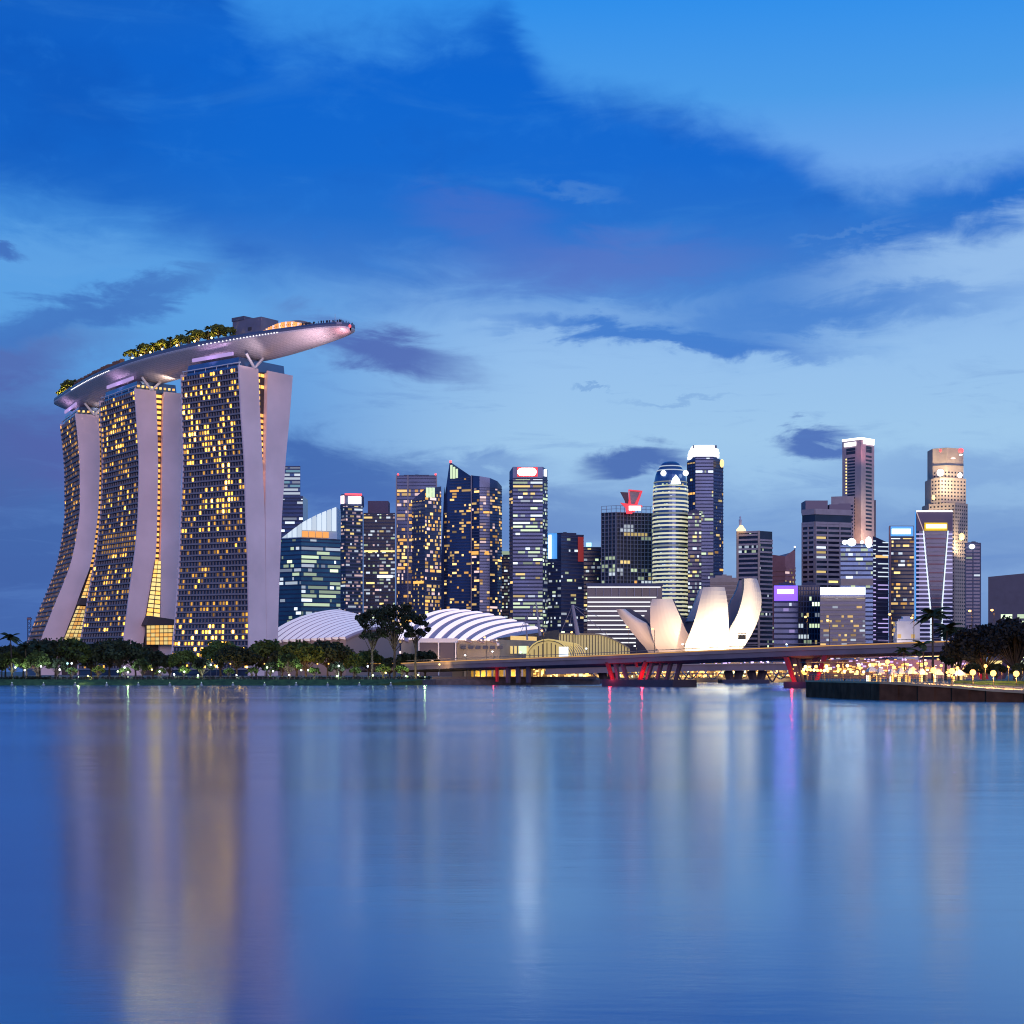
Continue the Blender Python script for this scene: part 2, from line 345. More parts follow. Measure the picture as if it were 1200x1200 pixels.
def hotel(label, O, ang, length, east, west, ztop, bays, litf, atr_rows, seed, flare=0):
    rnd = random.Random(seed)
    L = Vector((cos(radians(ang)), -sin(radians(ang)))); Wd = Vector((sin(radians(ang)), cos(radians(ang))))
    O = Vector(O); root = thing('hotel_tower', label, 'hotel tower', (O.x+10*Wd.x-length/2*L.x, O.y+10*Wd.y-length/2*L.y, 2.6), 'curved hotel towers under the sky park')
    E = Prof(east, O, Wd); Wp = Prof(west, O, Wd)
    def pt(s, l, z):
        fl = -flare*max(0, 1-z/180)**1.4*min(1, max(0, -l/length)) if s < E.R(z)-3 else 0
        q = O+Wd*(s+fl)+L*l; return (q.x, q.y, z)
    zs = np.linspace(2.6, ztop, 48)
    for pr, inset in ((E, 0), (Wp, 0)):
        mb = MB(); mb.loft([[pt(pr.L(z)+.05, -.5, z), pt(pr.R(z), -.5, z), pt(pr.R(z), -length+.5, z), pt(pr.L(z)+.05, -length+.5, z)] for z in zs], 0, mis=[0, 0, 0, 1] if pr is E else [0]*4)
        mb.build('slab', [mauve, glass_d], root)
        for l0, l1 in ((-.6, .4), (-length-.4, -length+.6)):
            mb = MB(); mb.loft([[pt(pr.L(z)-(.7 if pr is E else 0), l1, z), pt(pr.R(z)+.1, l1, z), pt(pr.R(z)+.1, l0, z), pt(pr.L(z)-(.7 if pr is E else 0), l0, z)] for z in list(zs)[:-1]+[ztop+1.2]])
            mb.build('end_wall', mauve, root)
    nfl = 52; fh = (ztop-6)/nfl
    cells = []; bw = (length-1.2)/bays
    for k in range(nfl):
        z = 6+k*fh; s0 = E.L(z); s1 = E.L(z+fh*.5)
        mb = MB(); mb.hexa([pt(s0-1.1, -.6, z), pt(s0+.2, -.6, z), pt(s0+.2, -length+.6, z), pt(s0-1.1, -length+.6, z),
                            pt(s0-1.1, -.6, z+fh*.30), pt(s0+.2, -.6, z+fh*.30), pt(s0+.2, -length+.6, z+fh*.30), pt(s0-1.1, -length+.6, z+fh*.30)])
        fins = mb
        for b in range(bays):
            l = -.6-b*bw
            za, zb = z+fh*.34, z+fh*.90; sa, sb = E.L(za), E.L(zb)
            if b: fins.hexa([pt(sa-.75, l+.14, za), pt(sa+.1, l+.14, za), pt(sa+.1, l-.14, za), pt(sa-.75, l-.14, za), pt(sb-.75, l+.14, zb), pt(sb+.1, l+.14, zb), pt(sb+.1, l-.14, zb), pt(sb-.75, l-.14, zb)])
            m = litf(k, b, nfl, bays, rnd)
            if m: m = (m[0] if m[0] != 'W' else 'H', round(m[1]*rnd.choice((.5, .8, 1.2, 1.6, 5)), 2))
            if m:
                hi = bw*(.27 if r.random() < .7 else .15) if False else bw*.25
                cells.append((fh*bw*(m[1]+.01*rnd.random()), [pt(sa-.35, l-hi, za), pt(sa-.15, l-hi, za), pt(sa-.15, l-bw+hi, za), pt(sa-.35, l-bw+hi, za),
                              pt(sb-.35, l-hi, zb), pt(sb-.15, l-hi, zb), pt(sb-.15, l-bw+hi, zb), pt(sb-.35, l-bw+hi, zb)], em(*m)))
        fins.build('balcony', ledge, root)
    # atrium gap between the two slabs: dark glazing with a lit corridor window on each floor
    mb = MB(); mb.loft([[pt(E.R(z)-1, -2.2, z), pt(max(Wp.L(z), E.R(z)-.5)+1, -2.2, z), pt(max(Wp.L(z), E.R(z)-.5)+1, -length+2, z), pt(E.R(z)-1, -length+2, z)] for z in zs]); mb.build('atrium_glazing', bronze, root)
    for k in range(nfl):
        z = 6+k*fh; a, b = E.R(z), Wp.L(z)
        if b-a < 1.0: continue
        r = atr_rows(k/nfl, rnd)
        if r is None: continue
        n = 2 if b-a > 5 else 1
        for j in range(n):
            rr_ = r if j == 0 else (r if rnd.random() < .6 else None)
            if rr_ is None: continue
            w = (b-a)/n; x0 = a+w*j+.35; x1 = a+w*(j+1)-.35
            cells.append((99, [pt(x0, -1.9, z+fh*.2), pt(x1, -1.9, z+fh*.2), pt(x1, -2.15, z+fh*.2), pt(x0, -2.15, z+fh*.2), pt(x0, -1.9, z+fh*.75), pt(x1, -1.9, z+fh*.75), pt(x1, -2.15, z+fh*.75), pt(x0, -2.15, z+fh*.75)], em(*rr_)))
    add_windows(cells, root)
    # glazed crown storey set back under the hull, with warm lamps at the near end
    zc = ztop+6.6
    s0 = E.L(ztop)+1.5; s1 = Wp.R(ztop)-3
    mb = MB(); mb.hexa([pt(s0, -3, ztop), pt(s1, -3, ztop), pt(s1, -length+3, ztop), pt(s0, -length+3, ztop), pt(s0+1, -3, zc), pt(s1-1, -3, zc), pt(s1-1, -length+3, zc), pt(s0+1, -length+3, zc)])
    mb.build('crown_storey', glass_b, root)
    mb = MB(); mb.hexa([pt(s0-1.2, 0, ztop+2.8), pt(s0-.4, 0, ztop+2.8), pt(s0-.4, -length, ztop+2.8), pt(s0-1.2, -length, ztop+2.8), pt(s0-1.2, 0, ztop+3.3), pt(s0-.4, 0, ztop+3.3), pt(s0-.4, -length, ztop+3.3), pt(s0-1.2, -length, ztop+3.3)])
    for q in np.linspace(-1, -length+1, 6): mb.tube([pt(s0-.8, q, ztop+1), pt(s0-.8, q, ztop+3)], .18, 5)
    mb.build('handrail', steelw, root)
    return root, E, Wp, pt, L, Wd, O

def lit3(k, b, n, bays, r):
    f = k/n                                     # 0 bottom .. 1 top ; b counts from the near (right) corner
    x = 1-b/bays
    fig = False
    if .50 < f < .93:                           # the large lit figure of the upper floors
        g = (f-.5)/.43
        fig = (x < .22 and g > .42) or (.55 < x < .90 and abs(g-.62) < .16 and r.random() < .7) or (.22 < x < .65 and abs(g-(.72-.5*(x-.2))) < .09) or (.66 < x < .86 and g < .42 and r.random() < .75) or (.3 < x < .7 and abs(g-.1) < .06) or (g > .93 and r.random() < .6)
        if fig and r.random() < .75 and b % 2 == (k//3) % 2: return ('H', 4.2)
        if fig and r.random() < .18: return ('H', 1.8)
        if r.random() < .12: return ('W', 1.1)
    elif f >= .93:
        if r.random() < .3: return ('H', 1.8)
    elif f < .14:
        if r.random() < (.42 if x > .4 else .22): return ('H', 4.2)
    elif f < .42:
        if int(f*26) % 3 != 0 and r.random() < .34: return ('H', .7 if r.random() < .5 else .3)
    elif r.random() < .3: return ('H', .8)
    if r.random() < .03: return ('W', .25)
    return None
def lit2(k, b, n, bays, r):
    f = k/n
    if f > .8: p, m = .38, ('H', 1.6)
    elif .42 < f < .5: return ('W', .22 if r.random() < .6 else .5) if b < bays*.85 else None
    elif f < .08: p, m = .15, ('W', 1.1)
    else: p, m = (.36 if (k*7) % 5 else .08), ('H', .6 if r.random() < .75 else 2.0)
    return m if r.random() < p else None
def lit1(k, b, n, bays, r):
    return ('H', .4 if r.random() < .6 else 1.2) if r.random() < .42 else None
def atr(lo, kind):
    def f(x, r):
        if x < lo: return None
        if kind == 1: return ('A', .9) if r.random() < .96 else ('Y', 1.4)
        return ('A', 1.8) if x > .9 else ((('O', 1.5) if r.random() < .7 else ('A', 1.8)) if r.random() < .9 else ('O', .25))
    return f
H3 = hotel('nearest and widest curved hotel tower, its windows lit in a large yellow figure', (-157, 932), 38, 50,
  [(420,280,301.5),(480,283,304),(540,287.5,307),(600,289,309.5),(660,291.5,310.5),(720,292.5,311),(755,292.5,311.5)],
  [(420,313.5,344),(480,312,339.5),(540,311,334),(600,310.5,330),(660,311,327.5),(720,311.5,325.5),(755,311.8,325)], 180, 22, lit3, atr(.42, 3), 3, 17)
H2 = hotel('middle curved hotel tower with a tall orange-lit slot between its two pale end walls', (-235, 1009), 54, 57,
  [(448,158,182),(500,161.5,184),(540,164,185),(600,163,184),(640,160,183),(690,153,178.5),(740,147,170),(760,144,166)],
  [(448,192,215),(500,190.5,214.5),(540,190,213),(600,189.3,210.5),(660,187.8,209),(700,187.4,208.3),(760,187,207.5)], 180, 16, lit2, atr(.30, 2), 5, 7)
H1 = hotel('farthest leftmost hotel tower whose base sweeps out to the left', (-298, 1107), 64, 55,
  [(478,88,115),(510,92,116.5),(540,94.5,117),(600,95,115),(640,89,110),(665,83,105.5),(690,73,95.5),(715,62.5,87),(740,53,77),(755,47,72)],
  [(478,119,146),(540,119,143),(600,120,140),(660,121,139),(755,122,138)], 180, 14, lit1, atr(.40, 1), 9)
# lit atrium walls and lobbies at the foot of the two farther towers
def lit_wall(root, O, Wd, L, quad, l, nx, nz_, name, e, e2):
    cs = [unproj(x, y, O, Wd) for x, y in quad]       # top-left, top-right, bottom-right, bottom-left
    def q(u, v, off):
        s = (cs[0][0]*(1-u)+cs[1][0]*u)*v+(cs[3][0]*(1-u)+cs[2][0]*u)*(1-v); z = (cs[0][1]*(1-u)+cs[1][1]*u)*v+(cs[3][1]*(1-u)+cs[2][1]*u)*(1-v)
        p = O+Wd*s+L*(l+off); return (p.x, p.y, z)
    mb = MB(); mb.hexa([q(0,0,0), q(1,0,0), q(1,0,-2), q(0,0,-2), q(0,1,0), q(1,1,0), q(1,1,-2), q(0,1,-2)]); wobj = mb.build(name, bronze, root)
    rn = random.Random(len(quad)+int(quad[0][0]))
    for i in range(nx):
        for j in range(nz_):
            a, b, c, d2 = (i+.08)/nx, (i+.92)/nx, (j+.12)/nz_, (j+.9)/nz_
            mb = MB(); mb.hexa([q(a,c,.15), q(b,c,.15), q(b,c,.02), q(a,c,.02), q(a,d2,.15), q(b,d2,.15), q(b,d2,.02), q(a,d2,.02)])
            mb.build('pane', em(*(e if rn.random() < .6 else e2)), wobj)
    return wobj
_, E2, W2, pt2, L2, Wd2, O2 = H2
lit_wall(H2[0], O2, Wd2, L2, [(181,657),(188,657),(187,724),(170,722)], 1.0, 2, 13, 'atrium_wall', ('Y', 1.1), ('A', 1.6))
lit_wall(H2[0], O2, Wd2, L2, [(167,733),(207,732),(207,756),(167,756)], 6, 8, 5, 'lobby', ('Y', .8), ('A', 1.0))
mb = MB()
cs = [unproj(x, y, O2, Wd2) for x, y in [(170,722),(209,728),(209,733),(165,733)]]
for l in (0,): pass
def slab_l(mb, cs, O, Wd, L, l0, l1):
    p = [(O+Wd*s+L*l0, z) for s, z in cs]; q = [(O+Wd*s+L*l1, z) for s, z in cs]
    mb.hexa([(*p[3][0], p[3][1]), (*q[3][0], q[3][1]), (*q[2][0], q[2][1]), (*p[2][0], p[2][1]), (*p[0][0], p[0][1]), (*q[0][0], q[0][1]), (*q[1][0], q[1][1]), (*p[1][0], p[1][1])])
slab_l(mb, cs, O2, Wd2, L2, -1, 8); mb.build('canopy', bronze, H2[0])
_, E1, W1, pt1, L1, Wd1, O1 = H1
lit_wall(H1[0], O1, Wd1, L1, [(106,668),(113,668),(111,702),(94,702)], 1.0, 3, 8, 'atrium_wall', ('A', 1.1), ('Y', 1.0))
lit_wall(H1[0], O1, Wd1, L1, [(89,710),(105,711),(96,756),(70,756)], 6, 5, 10, 'lobby', ('Y', .8), ('A', .7))
mb = MB(); cs = [unproj(x, y, O1, Wd1) for x, y in [(93,701),(113,702),(107,710),(89,709)]]; slab_l(mb, cs, O1, Wd1, L1, -1, 8); mb.build('canopy', bronze, H1[0])
# ------------------------------------------------------------------ the sky park: a long ship's hull resting on the towers
ctr = [(-316,1176),(-305,1155),(-283,1114),(-254,1065),(-221,1019),(-183,979),(-144,948),(-116,926),(-90,904)]
def cr(pts, t):
    n = len(pts)-1; i = min(int(t*n), n-1); u = t*n-i
    p0, p1, p2, p3 = [Vector(pts[max(0, min(n, i+k))]) for k in (-1, 0, 1, 2)]
    return .5*((2*p1)+(-p0+p2)*u+(2*p0-5*p1+4*p2-p3)*u*u+(-p0+3*p1-3*p2+p3)*u**3)
ZD = 197.3
def hull_at(t):
    c = cr(ctr, t); d = (cr(ctr, min(1, t+.01))-cr(ctr, max(0, t-.01))).normalized(); n = Vector((d.y, -d.x))  # n: towards the camera
    a = min(1, t/.10); b = min(1, (1-t)/.34)
    w = 19.5*min(sqrt(max(0, 1-(1-a)**2))*.55+.45*a**.3, sqrt(max(0, 1-(1-b)**2.2)))
    a2 = min(1, t/.3); dd = 9.6*min(.16+.84*(1-(1-a2)**2), .16+.84*(1-(1-b)**1.7))
    return c, n, max(w, .6), dd
park = thing('sky_park', 'long ship-shaped rooftop deck spanning all three hotel towers', 'sky park', (-200, 1000, 186))
hm = bpy.data.materials.new('hull_panels'); hm.use_nodes = True; ht = hm.node_tree; hb = ht.nodes['Principled BSDF']
uvn = ht.nodes.new('ShaderNodeUVMap'); brn = ht.nodes.new('ShaderNodeTexBrick'); brn.offset = .5
brn.inputs['Color1'].default_value = (.74,.66,.70,1); brn.inputs['Color2'].default_value = (.68,.61,.65,1); brn.inputs['Mortar'].default_value = (.42,.36,.40,1)
brn.inputs['Scale'].default_value = 1; brn.inputs['Mortar Size'].default_value = .035; brn.inputs['Brick Width'].default_value = 1; brn.inputs['Row Height'].default_value = .5
ht.links.new(uvn.outputs[0], brn.inputs['Vector']); ht.links.new(brn.outputs[0], hb.inputs['Base Color']); hb.inputs['Roughness'].default_value = .38; hb.inputs['Metallic'].default_value = .1
NS, NR = 90, 22
mb = MB(); rings = []
for i in range(NS+1):
    c, n, w, dd = hull_at(i/NS); r = []
    for j in range(NR+1):
        a = pi*j/NR; x = cos(a); y = sin(a)
        xs = math.copysign(abs(x)**.8, x)
        q = c+n*(w*xs); r.append((q.x, q.y, ZD-dd*(1-abs(xs)**1.9)-.9*min(1, y*8)-.2))
    rings.append(r)
mb.loft(rings, closed=False); hull = mb.build('hull', hm, park, smooth=True)
uvl = hull.data.uv_layers.new(name='UVMap'); k = 0
for i in range(NS):
    for j in range(NR):
        for (a, b) in ((i, j), (i, j+1), (i+1, j+1), (i+1, j)): uvl.data[k].uv = (a/NS*110, b/NR*18); k += 1
mb = MB(); mb.loft([[(*(c+n*w), ZD-.2), (*(c+n*w), ZD+.9), (*(c-n*w), ZD+.9), (*(c-n*w), ZD-.2)] for c, n, w, dd in (hull_at(i/NS) for i in range(NS+1))])
mb.build('deck', mat('deck_edge', (.13,.13,.20), .5), park)
mb = MB()
for i in range(NS):
    (c, n, w, _), (c2, n2, w2, _) = hull_at(i/NS), hull_at((i+1)/NS)
    for sg in (1, -1):
        a = c+n*(w-.3)*sg; b = c2+n2*(w2-.3)*sg
        mb.obox(a if sg > 0 else b, b if sg > 0 else a, -.05, .05, ZD+.9, ZD+2.0)
mb.build('parapet', mat('parapet_glass', (.10,.12,.22), .3, .3), park)
for t in [.25+.0065*i for i in range(28)]+[.66+.008*i for i in range(24)]:
    c, n, w, dd = hull_at(t); q = c+n*(w+.12); mb = MB(); mb.box(q.x-.3, q.x+.3, q.y-.3, q.y+.3, ZD-.6, ZD-.1); mb.build('rim_light', em('N', 1.6), park)
# glowing lilac tubes under the hull and V struts on each tower
for Hh, st in ((H3, 50), (H2, 57), (H1, 55)):
    r_, E_, W_, pt_, L_, Wd_, O_ = Hh
    s0 = E_.L(180)
    mb = MB(); mb.hexa([pt_(s0+1.0, -7, 188.0), pt_(s0+2.0, -7, 188.0), pt_(s0+2.0, -st+8, 188.0), pt_(s0+1.0, -st+8, 188.0), pt_(s0+1.0, -7, 190.0), pt_(s0+2.0, -7, 190.0), pt_(s0+2.0, -st+8, 190.0), pt_(s0+1.0, -st+8, 190.0)])
    mb.build('light_trough', em('L', .55, True), park)
    mid = (E_.R(181)-3); 
    mb = MB(); mb.tube([pt_(mid, .6, 181), pt_(mid-6.5, .6, 188.6)], .8, 6); mb.build('strut', steelw, r_)
    mb = MB(); mb.tube([pt_(mid, .6, 181), pt_(mid+6.5, .6, 187.6)], .8, 6); mb.build('strut', steelw, r_)
    spot(pt_(s0-2, -st*.5, 183), pt_(s0, -st*.5, 195), 4000, (.85,.55,1), 130, 1, park)
for loc, p, c in [((-112, 900, 176), 9000, (1,.72,.80)), ((-150, 925, 182.5), 1500, (1,.8,.85)), ((-93, 899, 190), 1500, (1,.45,.5)), ((-212, 1002, 182.5), 2000, (1,.8,.62)), ((-275, 1100, 182.5), 2000, (1,.8,.7))]:
    spot(loc, (loc[0]-6, loc[1]+14, 196), p*3, c, 120, 1.5, park)
for Hh, c in ((H2, 'W'), (H1, 'W')):                 # warm lamps round the tops of the two farther towers
    r_, E_, W_, pt_, L_, Wd_, O_ = Hh
    for s in np.linspace(E_.L(181)+2, E_.R(181)+12, 9):
        mb = MB(); a = pt_(s, .2, 182.3); mb.box(a[0]-.7, a[0]+.7, a[1]-.3, a[1]+.3, a[2], a[2]+1.3); mb.build('roof_lamp', em('Y' if s % 2 > 1 else 'A', 1.2), r_)
# deck furniture
def on_deck(t, off, z=0): c, n, w, dd = hull_at(t); q = c+n*off; return Vector((q.x, q.y, ZD+.9+z))
c = on_deck(.715, -4); mb = MB()
d = (cr(ctr, .73)-cr(ctr, .70)).normalized(); nn = Vector((d.y, -d.x))
def rect(c, d, nn, a, b): c2 = Vector((c.x, c.y)); return [c2+d*a[0]+nn*b[0], c2+d*a[1]+nn*b[0], c2+d*a[1]+nn*b[1], c2+d*a[0]+nn*b[1]]
plant = thing('rooftop_plant_room', 'plain grey box-shaped plant room on top of the sky park', 'plant room', c)
mb = MB(); mb.prism(rect(c, d, nn, (-12, 12), (-7, 7)), c.z, c.z+14); mb.build('wall', mat('plant_grey', (.17,.16,.22), .7, nz=.1), plant)
mb = MB(); mb.prism(rect(c, d, nn, (-12.4, -2), (-7.4, 7.4)), c.z+14, c.z+16.2); mb.build('roof', mat('plant_roof', (.10,.10,.15), .7), plant)
mb = MB(); mb.prism(rect(c, d, nn, (1, 4), (7.0, 7.15)), c.z+7, c.z+9); mb.build('vent', bronze, plant)
rest = thing('rooftop_restaurant', 'low orange-lit arched roof of the restaurant near the tip of the sky park', 'restaurant', on_deck(.83, 0))
mb = MB(); rings = []
for i in range(13):
    u = i/12; t = .765+.14*u; h = 3.0+6.0*sin(pi*min(1, .12+u*.88))
    a, b = on_deck(t, 9), on_deck(t, -9); m_ = on_deck(t, 0)
    rings.append([(a.x,a.y,a.z+h*.55), (m_.x,m_.y,m_.z+h), (b.x,b.y,b.z+h*.55), (b.x,b.y,b.z+h*.5-.2), (m_.x,m_.y,m_.z+h-.5), (a.x,a.y,a.z+h*.5-.2)])
mb.loft(rings); mb.build('roof', mat('restaurant_roof', (.42,.20,.12), .6), rest)
for i in range(22):
    t = .765+.14*i/22; a = on_deck(t, 8.5); h = 1.5+5.0*sin(pi*(i+2)/25)
    mb = MB(); mb.box(a.x-1.2, a.x+1.0, a.y-.2, a.y+.2, a.z+.2, a.z+h); mb.build('lit_bay', em('O', .8) if i % 3 else em('P', .9), rest)
for t in (.79, .83, .87): p_ = on_deck(t, 12, 3.5); point(p_, 900, (1,.5,.2), .5, rest)
mast = thing('roof_mast', 'slim mast with crossed arms standing on the tip of the sky park', 'mast', on_deck(.945, 0))
q = on_deck(.945, 0); mb = MB(); mb.tube([q, q+Vector((0,0,8))], [.25,.12], 6); mb.build('pole', steelw, mast)
mb = MB(); mb.tube([q+Vector((-3,0,4.6)), q+Vector((-1.5,0,3.6)), q+Vector((1.5,0,3.6)), q+Vector((3,0,4.6))], .22, 6); mb.build('arm', steelw, mast)
q = on_deck(.995, 0); mb = MB(); mb.ball((q.x, q.y-.5, q.z-.6), .9); mb.build('warning_light', em('R', 3, True), park)
# observation-deck visitors: far too small and many to count
mb = MB(); rn = random.Random(4)
for i in range(130):
    t = .90+.09*rn.random() if i < 70 else .2+.2*rn.random(); c_, n_, w_, _ = hull_at(t); p_ = c_+n_*((w_-1.2)*(1 if rn.random() < .7 else rn.uniform(-1, 1)))
    h = rn.uniform(1.5, 1.85); mb.lathe((p_.x, p_.y, ZD+1.9), [(.16,0),(.2,h*.45),(.26,h*.78),(.09,h*.84),(.13,h*.92),(.06,h)], 6)
tag(mb.build('crowd', mat('dark_clothes', (.04,.04,.06), .8)), 'dark row of visitors standing along the edge of the rooftop deck', 'crowd', kind='stuff')
mb = MB()
for i in range(46):
    t = .25+.21*i/46; w_ = hull_at(t)[2]; a = on_deck(t, w_-3.2); mb.box(a.x-1.3, a.x+1.3, a.y-.8, a.y+.8, a.z, a.z+3.6+1.0*rn.random())
tag(mb.build('parasol_row', mat('loungers_brown', (.16,.09,.07), .8, rnd=.2)), 'long brown row of cabanas along the rooftop pool', 'cabanas', kind='stuff')
for i in range(24):
    t = .24+.23*i/24; a = on_deck(t, hull_at(t)[2]-1.6); mb = MB(); mb.box(a.x-.3, a.x+.3, a.y-.3, a.y+.3, a.z+.8, a.z+1.5); mb.build('deck_lamp', em('A' if i % 2 else 'P', 2.0), park)
# ------------------------------------------------------------------ the downtown towers
RB = random.Random(21)
gl_navy = mat('navy_glass', (.04, .07, .18), .2, .35, nz=.35, nscale=.04)
gl_blue = mat('blue_curtain_glass', (.07, .13, .27), .2, .5, nz=.3, nscale=.05)
gl_teal = mat('teal_curtain_glass', (.05, .13, .20), .2, .45, nz=.3, nscale=.05)
gl_dark = mat('black_glass', (.018, .024, .055), .22, .1, nz=.4, nscale=.05)
gl_grey = mat('grey_glass', (.06, .07, .14), .25, .25, nz=.3, nscale=.04)
fr_dark = mat('dark_frame', (.028, .04, .10), .6, nz=.15)
fr_mid = mat('grey_frame', (.06, .075, .15), .6, nz=.15)
fr_pale = mat('pale_cladding', (.36, .30, .33), .7, nz=.1)
fr_beige = mat('beige_cladding', (.40, .31, .27), .7, nz=.1)
fr_white = mat('white_cladding', (.60, .56, .60), .6, nz=.08)
fr_steel = mat('steel_grid', (.20, .22, .30), .5)
fr_rose = mat('rose_cladding', (.34, .16, .17), .7, nz=.1)
def pick(pal):
    return pal[RB.randrange(len(pal))]
def facade(root, p0, p1, z0, z1, fh=4.2, bay=2.1, band=None, bandh=.35, mull=None, mullw=.5, p=.12, row=.1, pal=(('W', .9),), run=3, cells=None, zlo=0, cluster=None, dep=.5):
    """floor bands, mullions and lit windows on the wall p0 -> p1 (outer side to the right of p0->p1 seen from above is the camera side)"""
    p0 = Vector(p0[:2]); p1 = Vector(p1[:2]); Ln = (p1-p0).length; d = (p1-p0)/Ln; n = Vector((d.y, -d.x))
    nf = max(2, int((z1-z0)/fh)); fh = (z1-z0)/nf; nb = max(2, int(Ln/bay)); bw = Ln/nb
    grid = MB()
    if band:
        for k in range(nf): grid.obox(p0, p1, .02, dep, z0+k*fh, z0+k*fh+fh*bandh)
        grid.obox(p0, p1, .02, dep, z1-fh*bandh, z1)
    if mull:
        for b in range(nb+1):
            a = p0+d*(min(max(b*bw, mullw/2), Ln-mullw/2)-mullw/2); e = a+d*mullw; grid.obox(a, e, .02, dep+.12, z0, z1-.01)
    if grid.v: grid.build('facade_grid', band or mull, root)
    for k in range(nf):
        q = RB.random(); pr = .82 if q < row else min(.9, p*1.35*(.3+1.4*RB.random()))
        if q > 1-.12: pr = 0
        zz = z0+k*fh; f = (zz-z0)/(z1-z0)
        if cluster: pr *= cluster(f)
        b = 0
        while b < nb:
            if RB.random() < pr*1.0/(1 if q < row else max(1, run*.6)):
                m = min(nb-b, RB.randint(1, run*(2 if q < row else 1))); a = p0+d*(b*bw+bw*.12); e = p0+d*((b+m)*bw-bw*.12)
                A = [(a+n*.22), (e+n*.22), (e+n*.03), (a+n*.03)]; za = zz+fh*(bandh+.04); zb = zz+fh*.96
                k_, s_ = pick(pal); s_ = round(s_*RB.choice((.3, .5, .8, 1, 1.5)), 2)
                cells.append(((e-a).length*(zb-za), [(*v, za) for v in A]+[(*v, zb) for v in A], em(k_, s_)))
                b += m
            b += 1
def office(label, chain, ytop, depth, body, faces, name='office_tower', cat='office tower', group=None, ybase=None, roofm=None, ztops=None, parts=True, z0=2.6, cap=100, roofh=2.5):
    """chain: (photo column, distance) of the visible plan corners from left to right"""
    pl = [(XX(px, Y), Y) for px, Y in chain]; ym = min(Y for _, Y in chain)
    zt = ZZ(ytop, chain[len(chain)//2 if len(chain) > 2 else 0][1])
    a, b = pl[0], pl[-1]
    yb = max(Y for _, Y in pl)+depth
    poly = pl+[(b[0]*yb/b[1]*(.999 if b[0] > 0 else 1.001), yb), (a[0]*yb/a[1]*(1.001 if a[0] > 0 else .999), yb)]
    cx = sum(q[0] for q in poly)/len(poly); cy = sum(q[1] for q in poly)/len(poly)
    root = thing(name, label, cat, (cx, cy, z0), group)
    mb = MB()
    if ztops: zl = [ZZ(y, pl[i][1]) for i, y in enumerate(ztops)]; mb.prism(poly, z0, zl+[zl[-1], zl[0]])
    else: mb.prism(poly, z0, zt)
    mb.build('body', body, root)
    cells = []
    for i, fc in enumerate(faces):
        if fc is None: continue
        fc = dict(fc); zz1 = fc.pop('z1', None); zz0 = fc.pop('z0', z0+6)
        top = min(zl[i], zl[i+1]) if ztops else zt
        facade(root, pl[i], pl[i+1], zz0, (zz1 if zz1 else top-.2), cells=cells, **fc)
    add_windows(cells, root, cap, 'window')
    if parts and not ztops:
        s = .3; ins = [(cx+(x-cx)*.62, cy+(y-cy)*.62) for x, y in poly]
        mb = MB(); mb.prism(ins, zt, zt+roofh); mb.box(cx-1.5, cx+2.5, cy-2, cy+2, zt+roofh, zt+roofh+1.6); mb.build('roof_plant', roofm or fr_dark, root)
    return root, pl, zt
def sign(root, p0, p1, z0, z1, m, off=.9, thick=.5, name='sign', backing=None):
    if backing:
        q = MB(); q.obox(p0, p1, .3, .7, z0-1, z1+1); q.build('sign_panel', backing, root)
    q = MB(); q.obox(p0, p1, off-thick+.3, off, z0, z1); return q.build(name, m, root)
def seg(p0, p1, u0, u1): a = Vector(p0[:2]); b = Vector(p1[:2]); return a+(b-a)*u0, a+(b-a)*u1
cool = (('C', .9), ('G', .8), ('C', .45), ('G', .4)); warm = (('W', 1.1), ('A', .8), ('Y', .9), ('W', .5)); mixd = cool+warm
pinkw = (('P', .6), ('C', .5), ('Y', .9), ('P', .35)); greeny = (('G', 1.1), ('G', .6), ('Y', .8), ('C', .7))

# banded tower behind the nearest hotel tower
r, pl, zt = office('slim blue glass tower with fine lit stripes, right behind the nearest hotel tower', [(325,1750),(352,1750)], 546, 30, gl_blue,
    [dict(fh=3.6, band=fr_mid, bandh=.3, p=.9, row=.9, pal=(('C', .30), ('C', .45), ('T', .22)), run=6, z0=ZZ(581,1750))], parts=False)
mb = MB(); mb.prism([(XX(322,1748),1748),(XX(355,1748),1748),(XX(355,1748),1790),(XX(322,1748),1790)], 2.6, ZZ(581,1748)); lo = mb.build('lower_block', gl_navy, r)
cells = []; facade(r, (XX(322,1748),1748), (XX(355,1748),1748), 8, ZZ(583,1748), band=fr_dark, bandh=.35, p=.4, row=.3, pal=(('C', 1.0), ('G', .9), ('C', .4)), run=5, cells=cells); add_windows(cells, r)
